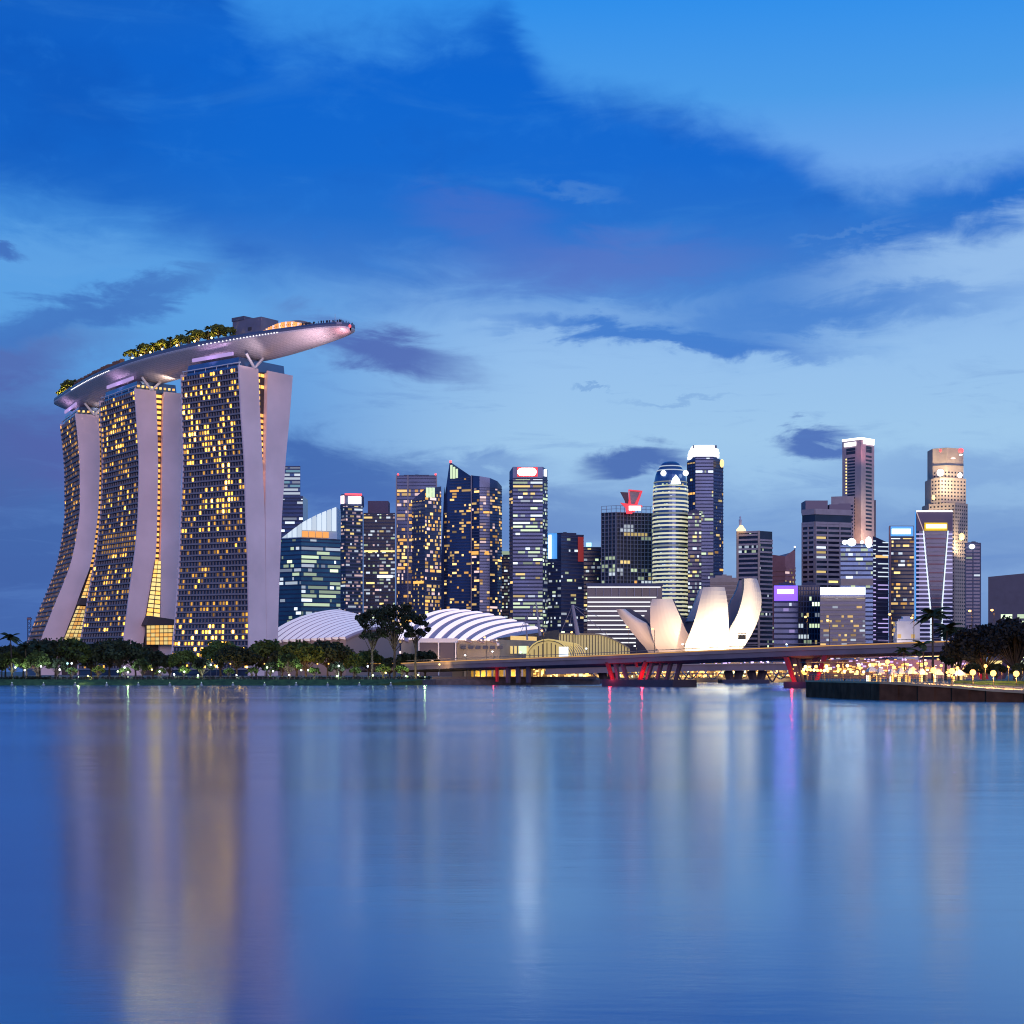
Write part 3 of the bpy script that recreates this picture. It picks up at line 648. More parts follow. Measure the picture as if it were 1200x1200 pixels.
# glass block with the sloping lit crown
r, pl, zt = office('blue glass block with a white-lit crown sloping up to the right', [(326,1480),(353,1465),(399,1485)], 630, 45, gl_teal,
    [dict(fh=3.9, band=fr_dark, bandh=.25, p=.30, row=.22, pal=cool, run=4), dict(fh=3.9, band=fr_dark, bandh=.25, p=.34, row=.25, pal=cool, run=7)], parts=False)
crn = MB(); 
def tz(px): return ZZ(629-(px-331)/(394-331)*36+6*sin((px-331)/63*pi)*-.5, 1475)
bk = MB(); bk.prism([(XX(330,1479),1479),(XX(353,1467),1467),(XX(395,1482),1482),(XX(395,1482),1515),(XX(330,1479),1512)], zt, [zt+1, tz(353)-1, tz(395)-1, tz(395)-1, zt+1]); ck = bk.build('sloping_crown', mat('crown_frost', (.5,.6,.7), .5), r)
cells = []
for i in range(11):
    a, b = 331+i*5.8, 331+i*5.8+5.0
    Ya = 1479-(a-331)/22*12 if a < 353 else 1466+(a-353)/42*15; Yb = 1479-(b-331)/22*12 if b < 353 else 1466+(b-353)/42*15
    A = (XX(a,Ya-.6), Ya-.6); B = (XX(b,Yb-.6), Yb-.6); C_ = (XX(b,Yb-.2), Yb-.2); D_ = (XX(a,Ya-.2), Ya-.2); zb = zt+.8 if a < 353 else zt+7
    mb = MB(); mb.hexa([(*A,zb),(*B,zb),(*C_,zb),(*D_,zb),(*A,max(zb+.5,tz(a)-.3)),(*B,max(zb+.5,tz(b)-.3)),(*C_,max(zb+.5,tz(b)-.3)),(*D_,max(zb+.5,tz(a)-.3))]); mb.build('crown_pane', em('C', .80 if i % 3 else .6), r)
for i in range(4):
    a = 354+i*8; Ya = 1464.5+(a-353)/42*15; mb = MB(); mb.obox((XX(a,Ya),Ya), (XX(a+7,Ya+2),Ya+2.6), 0, .5, zt+.6, zt+6); mb.build('terrace_light', em('O', .9), r)
# dark tower with the white and red crown, and its neighbour
r, pl, zt = office('dark striped tower with a bright white crown edged in red', [(399,1700),(405,1692),(425,1700)], 591, 34, gl_dark,
    [dict(fh=3.6, band=fr_mid, bandh=.4, p=.3, row=.12, pal=pinkw), dict(fh=3.6, band=fr_mid, bandh=.38, p=.42, row=.12, pal=pinkw, run=2)], parts=False)
mb = MB(); mb.prism([(XX(399.5,1699),1699),(XX(405,1694),1694),(XX(424,1700),1700),(XX(424,1700),1725),(XX(399.5,1700),1725)], zt, ZZ(579,1695)); mb.build('crown', fr_mid, r)
sign(r, (XX(400,1697),1697), (XX(404,1693.5),1693.5), zt+1, ZZ(581,1695), em('P', 3, True), name='crown_light'); sign(r, (XX(408,1693),1693), (XX(423,1697),1697), zt+1, ZZ(582,1695), em('N', 4, True), name='crown_light')
sign(r, (XX(404,1692.5),1692.5), (XX(424,1697),1697), ZZ(580.5,1695), ZZ(578.5,1695), em('R', 2.5, True), name='red_rim')
r, pl, zt = office('dark twin-shaft tower with a lit belt and boxy roof plant, right of the white crown', [(426,1715),(444.5,1715),(463,1715)], 601, 34, gl_dark,
    [dict(fh=3.6, band=fr_dark, bandh=.38, p=.42, row=.10, pal=pinkw+cool, run=2), dict(fh=3.6, band=fr_dark, bandh=.38, p=.42, row=.10, pal=pinkw+cool, run=2)], parts=False)
mb = MB(); mb.prism([(XX(431,1722),1722),(XX(455,1722),1722),(XX(455,1722),1745),(XX(431,1722),1745)], zt, ZZ(587,1722)); mb.build('roof_plant', mat('plum_plant', (.11,.08,.14), .7), r)
for x0, x1 in ((427,443),(446,462.5)): sign(r, (XX(x0,1714),1714), (XX(x1,1714),1714), ZZ(647,1714), ZZ(645,1714), em('Y', 1.4), name='belt_light')
sign(r, (XX(442,1713),1713), (XX(460,1713),1713), ZZ(677,1713), ZZ(674,1713), em('C', 2), name='belt_light')
# tall dark tower with warm windows and the angled tower before it
r, pl, zt = office('tall dark tower with warm window rows and red corner beacons', [(464,1900),(512,1900)], 557, 40, gl_navy,
    [dict(fh=4.1, band=fr_mid, bandh=.22, mull=None, p=.55, row=.18, pal=(('A', 1.0), ('W', 1.2), ('P', .9), ('W', .5)), run=3, cluster=lambda f: 1 if f < .92 else 0)], roofh=1.5)
for x in (466.5, 510.5): mb = MB(); mb.ball((XX(x,1899), 1899, zt+1), 1.2); mb.build('beacon', em('R', 3, True), r)
for x in (464.6, 478, 511.4): mb = MB(); mb.box(XX(x,1899)-.7, XX(x,1899)+.7, 1898.6, 1900, 2.6, zt); mb.build('corner_fin', fr_pale, r)
r, pl, zt = office('narrower grey tower with an angled top, in front of the tall warm-windowed one', [(483,1690),(498,1675),(517,1690)], 573, 40, gl_grey,
    [dict(fh=3.9, band=fr_mid, bandh=.4, p=.12, pal=warm, run=1), dict(fh=3.9, band=fr_mid, bandh=.25, p=.5, row=.1, pal=(('A', 1.0), ('W', 1.2), ('P', .8)), run=2)], ztops=(586,573,570), parts=False)
for i in range(3): sign(r, (XX(498.8+i*3.6,1674),1674), (XX(501.8+i*3.6,1676),1676), ZZ(583,1675), ZZ(571.5,1675), em('G', .85), name='crown_pane')
sign(r, (XX(485,1684),1684), (XX(497,1674),1674), ZZ(684,1680), ZZ(681,1680), em('A', 1.3), name='belt_light')
# the pair with the curved tops
r, pl, zt = office('dark tower whose roof rises to a red-tipped point on the left', [(520,1895),(527,1890),(552,1880)], 557, 40, gl_navy,
    [dict(fh=3.4, band=fr_mid, bandh=.25, mull=None, p=.14, pal=(('A', .9), ('W', 1.1), ('W', .5)), run=2, z1=ZZ(600,1890)), dict(fh=3.4, band=fr_mid, bandh=.25, mull=None, mullw=.35, bay=3, p=.20, row=.03, pal=(('A', .9), ('W', 1.3), ('W', .5)), run=2, z1=ZZ(560,1885))], ztops=(590,541,558), parts=False)
mb = MB(); Yq = 1889; mb.prism([(XX(517,Yq),Yq),(XX(520.5,Yq),Yq+2),(XX(520.5,Yq),Yq+30),(XX(517,Yq),Yq+30)], 2.6, [ZZ(650,Yq), ZZ(570,Yq), ZZ(570,Yq), ZZ(650,Yq)]); mb.build('side_wing', gl_navy, r)
for i in range(3): sign(r, (XX(528+i*3.2,1888),1888), (XX(530.6+i*3.2,1886.6),1886.6), ZZ(561,1888), ZZ(545+i*2.3,1888), em('G', .8), name='crown_pane')
mb = MB(); mb.ball((XX(528,1888), 1888, ZZ(541,1888)), 1.5); mb.build('beacon', em('R', 4, True), r)
chain = [(552,1878),(562,1872),(574,1874),(583,1882),(588,1892)]
r, pl, zt = office('dark residential tower with a gently curved roof, partner of the red-tipped one', chain, 560, 40, gl_navy,
    [dict(fh=3.4, band=fr_mid, bandh=.25, mull=None, bay=3, p=.28, row=.03, pal=(('A', .9), ('W', 1.2), ('P', .7)), run=2, z1=ZZ(572,1880))]*4, ztops=(557,558,560,564,570), parts=False)
mb = MB(); mb.tube([(XX(552.3,1877),1876.5,3), (XX(552.3,1877),1876.5,ZZ(557,1877))], .7, 6); mb.build('corner_fin', fr_pale, r)
for a, b in (((552.8),(561)),((563),(573))): sign(r, (XX(a,1876),1876), (XX(b,1871.5),1871.5), ZZ(650,1874), ZZ(646,1874), em('A', 1.0), name='belt_light')
# low dark block between
r, pl, zt = office('low dark block with greenish windows, squeezed between the curved-roof tower and the red-signed tower', [(586,1990),(604,1990)], 652, 30, gl_dark, [dict(fh=4, band=fr_dark, p=.5, row=.1, pal=greeny, run=2)])
sign(r, (XX(588,1989),1989), (XX(598,1989),1989), ZZ(650,1989), ZZ(646,1989), em('G', .35), name='roof_light')
# tower with the red and white sign
ch = [(597,1805),(601,1797),(636,1797),(641.5,1805)]
r, pl, zt = office('rounded dark tower with rows of white-green windows under a glowing red and white sign', ch, 548, 40, gl_navy,
    [dict(fh=4.0, band=fr_mid, bandh=.3, p=0, z1=ZZ(562,1800)), dict(fh=4.0, band=fr_dark, bandh=.38, bay=2.6, p=.35, row=.5, pal=(('G', 1.1), ('C', 1.1), ('Y', .9), ('G', .5)), run=4, z1=ZZ(560,1797), cluster=lambda f: 1.0 if f > .72 or f < .38 or .5 < f < .6 else .25), dict(fh=4.0, band=fr_mid, bandh=.3, p=.5, row=.3, pal=cool, run=2, z1=ZZ(562,1800))], ztops=(553,547,547,551), parts=False)
q = MB(); q.obox((XX(606,1795.8),1795.8), (XX(630,1795.8),1795.8), .1, .5, ZZ(558.5,1796), ZZ(547.6,1796)); q.build('sign_panel', em('R', 1.1, True), r)
q = MB(); pts = []
x0, x1, zc = XX(611,1795), XX(624,1795), ZZ(553,1795); rr_ = 4.2
poly = [(x1+rr_*cos(a), zc+rr_*sin(a)) for a in np.linspace(-pi/2, pi/2, 8)]+[(x0-rr_*cos(a), zc+rr_*sin(a)) for a in np.linspace(pi/2, -pi/2, 8)]
q.loft([[(x, 1795.2, z) for x, z in poly], [(x, 1794.6, z) for x, z in poly]]); q.build('sign', em('N', 12, True), r)
sign(r, (XX(637,1798),1798), (XX(640,1801),1801), ZZ(558,1798), ZZ(550,1798), em('N', 2.5, True))
# blue-lit dark block and lower neighbours
r, pl, zt = office('dark block with a blue-lit corner and a red-lit right edge', [(641,1830),(657.5,1822),(684,1830)], 626, 40, gl_navy,
    [dict(fh=4.1, band=fr_dark, p=.25, row=.05, pal=cool, run=2, z1=ZZ(658,1826)), dict(fh=4.1, band=fr_dark, p=.14, row=.06, pal=greeny, run=3)])
sign(r, (XX(641.5,1828),1828), (XX(653,1823.5),1823.5), ZZ(655,1826), ZZ(625,1826), em('B', .75, True), name='light_wall'); sign(r, (XX(643.5,1825),1825), (XX(647,1823),1823), ZZ(655,1826), ZZ(627,1826), em('C', 1.8), off=1.6, name='light_strip')
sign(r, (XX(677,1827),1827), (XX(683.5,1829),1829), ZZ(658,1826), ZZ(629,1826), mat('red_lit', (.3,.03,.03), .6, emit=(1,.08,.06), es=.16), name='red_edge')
r, pl, zt = office('low dark block with a small cyan sign on its roof', [(684,1900),(706,1900)], 641, 30, gl_dark, [dict(fh=4.4, band=fr_dark, p=.25, row=.05, pal=greeny, run=2)], parts=False)
sign(r, (XX(687,1899),1899), (XX(693,1899),1899), ZZ(640.5,1899), ZZ(636,1899), em('T', 2, True))
# open-framed block with the red flower crown
r, pl, zt = office('broad block in an open steel grid, topped by a red flower-shaped crown', [(705,1780),(722,1772),(767,1785)], 600, 45, gl_dark,
    [dict(fh=4.3, band=fr_steel, bandh=.14, mull=fr_steel, mullw=.55, bay=4, dep=1.6, p=.4, row=.15, pal=cool+(('A', .8),), run=3, cluster=lambda f: 1 if f < .7 else 0), dict(fh=4.3, band=fr_steel, bandh=.14, mull=fr_steel, mullw=.55, bay=4, dep=1.6, p=.45, row=.2, pal=cool+(('A', .9), ('Y', .9)), run=4, cluster=lambda f: 1 if f < .68 else .12)], parts=False)
fr = MB()
for a, b in ((pl[0], pl[1]), (pl[1], pl[2])):
    A = Vector(a); B = Vector(b); n_ = int((B-A).length/5)
    for i in range(n_+1): q = A+(B-A)*(i/n_); fr.box(q.x-.25, q.x+.25, q.y-.25, q.y+.25, zt, zt+7)
    for z_ in (zt+3.3, zt+6.8): fr.obox(a, b, -.2, .3, z_, z_+.4)
fr.build('roof_screen', fr_steel, r)
redm = mat('red_petal', (.5,.03,.04), .4, emit=(1,.04,.07), es=.7); redd = mat('dark_petal', (.08,.03,.06), .5)
def petal(px, m, Y=1768, th=3):
    q = MB(); P4 = [P(x, y, Y) for x, y in px]; q.loft([[tuple(v) for v in P4], [(v.x, v.y+th, v.z) for v in P4]]); q.build('petal', m, r)
petal([(735,598),(742,600),(739,588),(738,578),(736.5,573.5),(737,585)], redm); petal([(739,600),(744,600),(747,592),(753,575.5),(751,575),(745,588)], redm); petal([(737,573.5),(753,575),(752,576.5),(737.5,575)], redm, 1767.5)
petal([(739,598),(743,598),(750,576),(738,575.5)], mat('grey_petal', (.35,.25,.27), .5), 1769); petal([(735,597),(737,590),(736,577),(727,576.5),(732,586)], redd, 1770)
petal([(727,589),(742,591),(752,592),(753,594),(741,597),(741,602),(734,602),(733,595)], redm, 1766)
sign(r, (XX(737,1764),1764), (XX(751,1764),1764), ZZ(598,1764), ZZ(593,1764), em('N', 4, True))
# banded oval tower with the dome
def cyl_tower(label, px0, px1, Y, prof, body):
    cx, R_ = XX((px0+px1)/2, Y), (px1-px0)/2/F*Y
    root = thing('office_tower', label, 'office tower', (cx, Y+R_, 2.6)); mb = MB()
    mb.lathe((cx, Y+R_, 0), [(R_*f, ZZ(y, Y)) for y, f in prof], 32); mb.build('body', body, root, smooth=False); return root, cx, Y+R_, R_
prof = [(785,1),(600,1),(575,.985),(562,.93),(555,.86),(549,.76),(545,.62),(541,.5),(539,.35)]
r, cx, cy, R_ = cyl_tower('rounded tower wrapped in lit yellow-green floor rings beneath a glass dome', 767, 808.5, 1700, prof, gl_blue)
def rad(y): return float(np.interp(y, [541,545,549,555,562,575,600,785], [.5,.62,.76,.86,.93,.985,1,1]))*R_
y = 564; i = 0
ringm = mat('lit_ring', (.6,.62,.4), .5, emit=(.92,.88,.56), es=.62); ringd = mat('ring_band', (.30,.30,.30), .6, emit=(.8,.85,.45), es=.22)
while y < 760:
    mb = MB(); z = ZZ(y, 1700); R1 = rad(y)+.6; mb.lathe((cx, cy, z), [(R1,0),(R1,1.9 if y > 572 else .9)], 32); mb.build('ring', ringm if (i % 4 or y > 650) else ringd, r); y += 4.75; i += 1
cells = []
for k in range(40):
    y = 566.5+k*4.75
    for j in range(26):
        a = -pi*(j+.5)/26
        if RB.random() < (.10 if y < 640 else .42):
            R1 = R_+.25; a0, a1 = a-.05, a+.05; z0_, z1_ = ZZ(y+1.9, 1700), ZZ(y-.3, 1700); k_, s_ = pick((('G', .7), ('Y', .6), ('C', .9), ('G', .35)))
            cells.append((3, [(cx+R1*cos(a0),cy+R1*sin(a0),z0_),(cx+R1*cos(a1),cy+R1*sin(a1),z0_),(cx+(R1-.2)*cos(a1),cy+(R1-.2)*sin(a1),z0_),(cx+(R1-.2)*cos(a0),cy+(R1-.2)*sin(a0),z0_),
                              (cx+R1*cos(a0),cy+R1*sin(a0),z1_),(cx+R1*cos(a1),cy+R1*sin(a1),z1_),(cx+(R1-.2)*cos(a1),cy+(R1-.2)*sin(a1),z1_),(cx+(R1-.2)*cos(a0),cy+(R1-.2)*sin(a0),z1_)], em(k_, s_)))
add_windows(cells, r)
for y in (545, 550): 
    mb = MB(); R1 = rad(y)+.5; mb.lathe((cx, cy, ZZ(y, 1700)), [(R1,0),(R1-.3,1.0)], 32); mb.build('dome_ring', em('C', .5), r)
q = MB(); Yt = 1698.5; P3 = [P(x, y_, Yt) for x, y_ in ((786,567),(798,567),(796,561),(792,556),(788,561))]; q.loft([[tuple(v) for v in P3], [(v.x, v.y+1.2, v.z) for v in P3]]); q.build('sign', em('C', 2.2, True), r)
for x in (777.5, 803.5): q = MB(); q.ball(tuple(P(x, 554.5, 1704)), 3.0); q.build('dome_lamp', em('N', 2.5, True), r)
# tall dark tower with the white tiered crown
ch = [(805.5,2010),(815,1998),(836,1998),(847.5,2010)]
r, pl, zt = office('tall dark eight-sided tower with a brilliant white tiered crown', ch, 536, 40, gl_navy,
    [dict(fh=4.2, band=fr_dark, bandh=.3, mull=fr_mid, mullw=.4, bay=4, p=.04, pal=warm, z0=10, z1=ZZ(541,2005)), dict(fh=4.2, band=fr_dark, bandh=.3, p=.08, row=.08, pal=(('Y', 1), ('C', .9), ('G', .6)), run=4), dict(fh=4.2, band=fr_dark, bandh=.3, p=.06, row=.05, pal=warm, z1=ZZ(541,2005))], ztops=(541,535,535,540), parts=False)
for i, (x0, x1, y0, y1, s_) in enumerate([(808.5,844,535,532,1.3),(809,844,531,528.6,1.6),(810,843,527.6,525,1.3),(812,840,524.2,521.5,1.5)]):
    q = MB(); Yc = 2001; a, b = XX(x0,Yc), XX(x1,Yc); q.prism([(a,Yc+8),(a+5,Yc),(b-5,Yc),(b,Yc+8),(b,Yc+30),(a,Yc+30)], ZZ(y0,Yc), ZZ(y1,Yc)); q.build('crown_tier', em('N', s_, True), r)
q = MB(); q.prism([(XX(812,2006),2006),(XX(840,2006),2006),(XX(840,2006),2026),(XX(812,2006),2026)], ZZ(536,2000), ZZ(521,2000)); q.build('crown_core', fr_mid, r)
q = MB(); q.ball(tuple(P(846,543,1999)), 2.6, sz=2); q.build('beacon', em('W', 2.0, True), r)
r, pl, zt = office('slim dim block tucked between the ringed tower and the museum petals', [(806,1690),(822,1690)], 600, 30, gl_grey, [dict(fh=4, band=fr_dark, p=.5, row=.1, pal=greeny, run=2)])
# low white-striped office before them
r, pl, zt = office('low wide office building outlined by bright white floor strips', [(688,1180),(776,1180)], 685, 50, gl_dark, [None], parts=False)
for i, (y, x0, x1) in enumerate([(688,688.5,774),(700,688.5,769),(705.5,688.5,762),(710.5,688.5,768),(716,688.5,758),(721.5,688.5,755),(727,688.5,740),(732.5,688.5,735),(737.5,688.5,738),(743,697,745),(748,705,745),(753,690,745)]):
    q = MB(); q.obox((XX(x0,1179),1179), (XX(x1,1179),1179), .05, .7, ZZ(y+.8,1179), ZZ(y-.6,1179)); q.build('light_strip', em('N', .95), r)
q = MB()
for i in range(9): x = 698+i*9; q.obox((XX(x,1179),1179), (XX(x+.9,1179),1179), .05, .5, ZZ(699,1179), ZZ(689,1179))
q.build('column_row', fr_pale, r)
q = MB(); q.obox((XX(687,1179.5),1179.5), (XX(777,1179.5),1179.5), -.3, .9, ZZ(686.5,1179), ZZ(683.5,1179)); q.build('cornice', fr_mid, r)
# beige terraced block, white-statue tower, rosy block
r, pl, zt = office('beige banded terrace block between two museum petals', [(832,1500),(864,1500)], 677, 40, fr_beige, [dict(fh=4.3, band=None, bandh=.5, p=0)], roofm=fr_beige)
q = MB()
for i in range(9): q.obox(pl[0], pl[1], .03, .25, ZZ(685+i*5.2,1500), ZZ(682+i*5.2,1500))
q.build('window_band', gl_dark, r)
r, pl, zt = office('grey banded tower with a glowing roof lantern carrying a small statue', [(864,1560),(889,1552),(905,1562)], 622, 36, gl_dark,
    [dict(fh=4.4, band=fr_pale, bandh=.4, dep=.8, p=.05, pal=cool, run=1), dict(fh=4.4, band=fr_pale, bandh=.4, dep=.8, p=.05, pal=cool, run=1, z1=ZZ(632,1556))], parts=False)
for p_ in pl[:2]: q = MB(); q.box(p_[0]-.9, p_[0]+1.1, p_[1]-1.3, p_[1]+.5, 3, zt); q.build('corner_pier', fr_beige, r)
q = MB(); c = P(868.5, 622, 1556); q.lathe(tuple(c), [(4.5,0),(4.2,1.5),(2.2,3.8),(1.6,5)], 10); q.build('lantern', em('W', 3, True), r)
q = MB(); c = P(867.5, 616.5, 1556); q.lathe(tuple(c), [(.9,0),(1.3,3.0),(1.5,6),(.6,7.2),(.9,8.6),(.3,9.8)], 8); q.build('statue', fr_white, r)
r, pl, zt = office('rosy banded block with a spire-like raised right corner', [(905,1620),(920,1612),(932,1622)], 648, 36, fr_rose,
    [dict(fh=4.4, band=fr_rose, bandh=.5, p=.06, pal=cool, z1=ZZ(664,1612)), dict(fh=4.4, band=fr_rose, bandh=.45, p=.25, row=.1, pal=(('P', .8), ('Y', .6)), z1=ZZ(664,1612))], ztops=(650,652,643), parts=False)
q = MB(); q.tube([P(931.5,645,1620), P(931.5,641,1620)], .5, 6); q.build('spire', fr_mid, r); q = MB(); q.ball(tuple(P(931.5,641,1620)), 1.0); q.build('beacon', em('N', 3, True), r)
# the two low blocks with glowing signs
r, pl, zt = office('low navy block with a glowing blue-violet sign at its top left', [(907,1250),(935,1250)], 686, 40, gl_navy, [dict(fh=4, band=fr_dark, p=.12, row=.03, pal=(('B', .7), ('C', .5), ('V', .5)), run=2, z1=ZZ(700,1250))])
mb = MB(); mb.obox((XX(907.3,1249),1249), (XX(934.7,1249),1249), -.5, .1, ZZ(704,1249), ZZ(686.5,1249)); mb.build('sign_panel', em('S', 3, True), r)
sign(r, (XX(911,1248.5),1248.5), (XX(930,1248.5),1248.5), ZZ(695.5,1249), ZZ(691,1249), em('V', 9, True)); 
r, pl, zt = office('low dark glass block right of the violet-signed one', [(935,1262),(961,1262)], 686, 40, gl_dark, [dict(fh=4, band=fr_mid, bandh=.2, mull=fr_dark, p=.10, row=.06, pal=greeny, run=4)])
r, pl, zt = office('low pale banded block under a long brilliant white sign', [(961,1200),(1014,1200)], 688, 40, gl_grey, [dict(fh=3.4, band=fr_beige, bandh=.45, mull=None, dep=.8, p=.30, row=.1, pal=(('C', .6), ('W', .6), ('Y', .6)), run=2, z1=ZZ(699,1200))], parts=False)
sign(r, (XX(961.5,1199),1199), (XX(1013.5,1199),1199), ZZ(697,1200), ZZ(688.5,1200), em('C', 7, True))
# wide concrete banded tower
ch = [(940,1660),(955,1648),(998,1662)]
r, pl, zt = office('broad grey concrete tower with deep dark bands and stepped roof', ch, 597, 44, gl_dark,
    [dict(fh=4.9, band=fr_pale, bandh=.48, dep=1, mull=fr_pale, mullw=1.2, bay=6.5, p=.04, pal=cool, run=1, z1=ZZ(612,1655)), dict(fh=4.9, band=fr_pale, bandh=.48, dep=1, mull=fr_pale, mullw=1.2, bay=12, p=.10, pal=(('Y', .9), ('C', .8)), run=1, z1=ZZ(612,1655))], parts=False)
q = MB(); 
for a, b in ((pl[0], pl[1]), (pl[1], pl[2])): q.obox(a, b, .0, .9, ZZ(603.5,1655), ZZ(597,1655))
q.build('parapet', fr_pale, r)
for x0, x1, y in ((944,970,586.5),(972,984,591),(984,997,590)): q = MB(); q.prism([(XX(x0,1665),1665),(XX(x1,1665),1665),(XX(x1,1665),1690),(XX(x0,1665),1690)], zt, ZZ(y,1665)); q.build('roof_plant', mat('rose_grey', (.24,.18,.23), .7), r)
# tall slender tower, floodlit right face
ch = [(987,1900),(1009,1880),(1024.5,1898)]
r, pl, zt = office('tallest slender concrete tower with glowing white roof edges and a warm right face', ch, 514, 30, fr_pale, [None, None], parts=False)
def inset_windows(a, b, u0, u1, ya, yb, step, h, Y, m, root, name='window_band'):
    A, B = seg(a, b, u0, u1); q = MB(); y = ya
    while y < yb: q.obox(A, B, .03, .12, ZZ(y+h, Y), ZZ(y, Y)); y += step
    q.build(name, m, root)
inset_windows(pl[0], pl[1], .28, .68, 536, 622, 3.6, 2.0, 1890, gl_dark, r); inset_windows(pl[1], pl[2], .35, .80, 534, 620, 4.5, 2.3, 1890, gl_dark, r)
inset_windows(pl[0], pl[1], .22, .70, 525, 529, 3.9, 3.4, 1890, gl_dark, r); inset_windows(pl[1], pl[2], .38, .8, 523, 527, 3.9, 3.6, 1890, gl_dark, r)
for k in range(12): A, B = seg(pl[0], pl[1], .19, .25); sign(r, A, B, ZZ(538.6+k*3.6,1890), ZZ(537+k*3.6,1890), em('Y', 1.8), off=.4, thick=.6, name='window')
for (a, b) in ((pl[0], pl[1]), (pl[1], pl[2])): sign(r, a, b, zt-1.0, zt+1.6, em('N', 2.2, True), off=.5, name='roof_edge_light')
A, B = seg(pl[0], pl[1], .12, .75); sign(r, A, B, ZZ(523,1890), ZZ(518.5,1890), em('N', 3, True)); A, B = seg(pl[1], pl[2], .15, .95); sign(r, A, B, ZZ(521,1890), ZZ(516.5,1890), em('N', 3, True))
q = MB(); q.box(XX(1024.8,1900), XX(1026.5,1900), 1900, 1925, 3, ZZ(586,1900)); q.build('rear_wing', fr_dark, r)
for (x, y, c_, p_) in ((1012,628,(1,.62,.35),70000),(1014,590,(1,.75,.45),15000),(1010,524,(1,.35,.35),20000)):
    spot(tuple(P(x+10, y+8, 1858)), tuple(P(x+3, y-6, 1888)), p_*1.5, c_, 120, 2, r)
r, pl, zt = office('pale shoulder block attached left of the tallest slender tower', [(974,1880),(1001,1872)], 582, 30, fr_pale, [None], parts=False)
inset_windows(pl[0], pl[1], .72, .95, 592, 640, 4.2, 2.2, 1875, gl_dark, r)
# blue block with white lamps, striped slim tower, blue-signed tower
r, pl, zt = office('blue glass block with big white roof lamps, before the tallest slender tower', [(985,1420),(1023,1420)], 637, 40, gl_blue, [dict(fh=4, band=fr_dark, p=.16, row=.08, pal=cool, run=3)], parts=False)
for x, w_, h_ in ((990,5,4),(998,8,7),(1010,3,3),(1018,6,10)): q = MB(); q.ball(tuple(P(x, 635.5, 1416)), w_*.5, sz=h_/w_); q.build('roof_lamp', em('C', 2.6, True), r)
q = MB(); q.box(XX(985,1419), XX(1023,1419), 1418.4, 1419.6, ZZ(686,1419), ZZ(678,1419)); q.build('podium_band', fr_beige, r)
r, pl, zt = office('slim tower striped with violet-white light lines, its roof sloping down to the right', [(1023,1500),(1041,1505)], 629, 30, gl_grey, [dict(fh=3.9, band=fr_mid, bandh=.3, p=0, z1=ZZ(640,1500))], ztops=(628,636), parts=False)
for k in range(24):
    y = 634+k*5; 
    for u0, u1, dd_ in ((0,.16,0),(.3 if k % 3 else .6,.98,1.5)):
        if u0 and RB.random() < .3: continue
        A, B = seg(pl[0], pl[1], u0, u1); sign(r, A, B, ZZ(y+dd_+.6,1500), ZZ(y+dd_-.6,1500), em('V' if k > 8 else 'C', .9), name='light_strip')
r, pl, zt = office('dark tower with warm windows under a blue panel carrying a white sign', [(1042,1600),(1071,1600)], 616, 34, gl_dark, [dict(fh=3.8, band=fr_dark, p=.26, row=.06, pal=(('Y', 1), ('W', .9), ('C', .9), ('A', .7)), run=3, z1=ZZ(629,1600))], parts=False)
sign(r, (XX(1043.5,1599.5),1599.5), (XX(1070,1599.5),1599.5), ZZ(628.5,1600), ZZ(617,1600), em('B', .8, True), name='sign_panel', thick=.4); sign(r, (XX(1045,1598.5),1598.5), (XX(1067,1598.5),1598.5), ZZ(626,1600), ZZ(620,1600), em('N', 3, True))
q = MB(); q.box(XX(1042,1600)-.3, XX(1044,1600), 1599, 1600.5, 3, ZZ(617,1600)); q.build('corner_pier', fr_rose, r)
# white-outlined tower with the yellow sign
ch = [(1072.5,1450),(1077,1444),(1116.5,1444)]
r, pl, zt = office('striped tower outlined in white light with a glowing yellow sign', ch, 599, 40, gl_grey, [None, None], parts=False)
def yband(px0, px1, y, m, h=1.6, Y=1443.6, name='floor_band', th=.5): q = MB(); q.obox((XX(px0,Y),Y), (XX(px1,Y),Y), -.2, th, ZZ(y+h/2,Y), ZZ(y-h/2,Y)); q.build(name, m, r)
stripe = mat('stripe_white', (.6,.56,.68), .5, emit=(.70,.62,1), es=.42)
k = 0; y = 626
while y < 752:
    f = (y-622)/(755-622); xl = 1083+9*min(1, f*1.35); xr = 1111-7*min(1, f*1.5)
    yband(1073.5, xl, y, stripe, 1.8); yband(xr, 1116, y, stripe, 1.6) if k % 12 != 10 else None
    yband(xl+1.5, xr-1.5, y, fr_rose if k % 2 else fr_pale, 1.5); y += 5.0; k += 1
q = MB(); 
for s_ in (0, 1):
    pts = [((1082+9*min(1, f*1.35)) if s_ == 0 else (1111-7*min(1, f*1.5)), 622+f*133) for f in np.linspace(0, 1, 12)]
    q = MB(); q.tube([P(x, y, 1442.5) for x, y in pts], .55, 6); q.build('light_line', em('C', 1.1), r)
q = MB(); q.tube([P(1074,599,1443), P(1116,599,1443)], .7, 6); q.build('light_line', em('N', 1.8), r); q = MB(); q.tube([P(1072.8,600,1446), P(1072.8,750,1446)], .55, 6); q.build('light_line', em('B', .8), r)
q = MB(); q.tube([P(1074,600,1443), P(1083,624,1442.5)], .4, 6); q.build('light_line', em('P', .5), r)
q = MB(); q.obox((XX(1074,1443.8),1443.8), (XX(1116,1443.8),1443.8), -.1, .25, ZZ(622,1443), ZZ(600,1443)); q.build('top_panel', mat('plum_panel', (.14,.10,.16), .6), r)
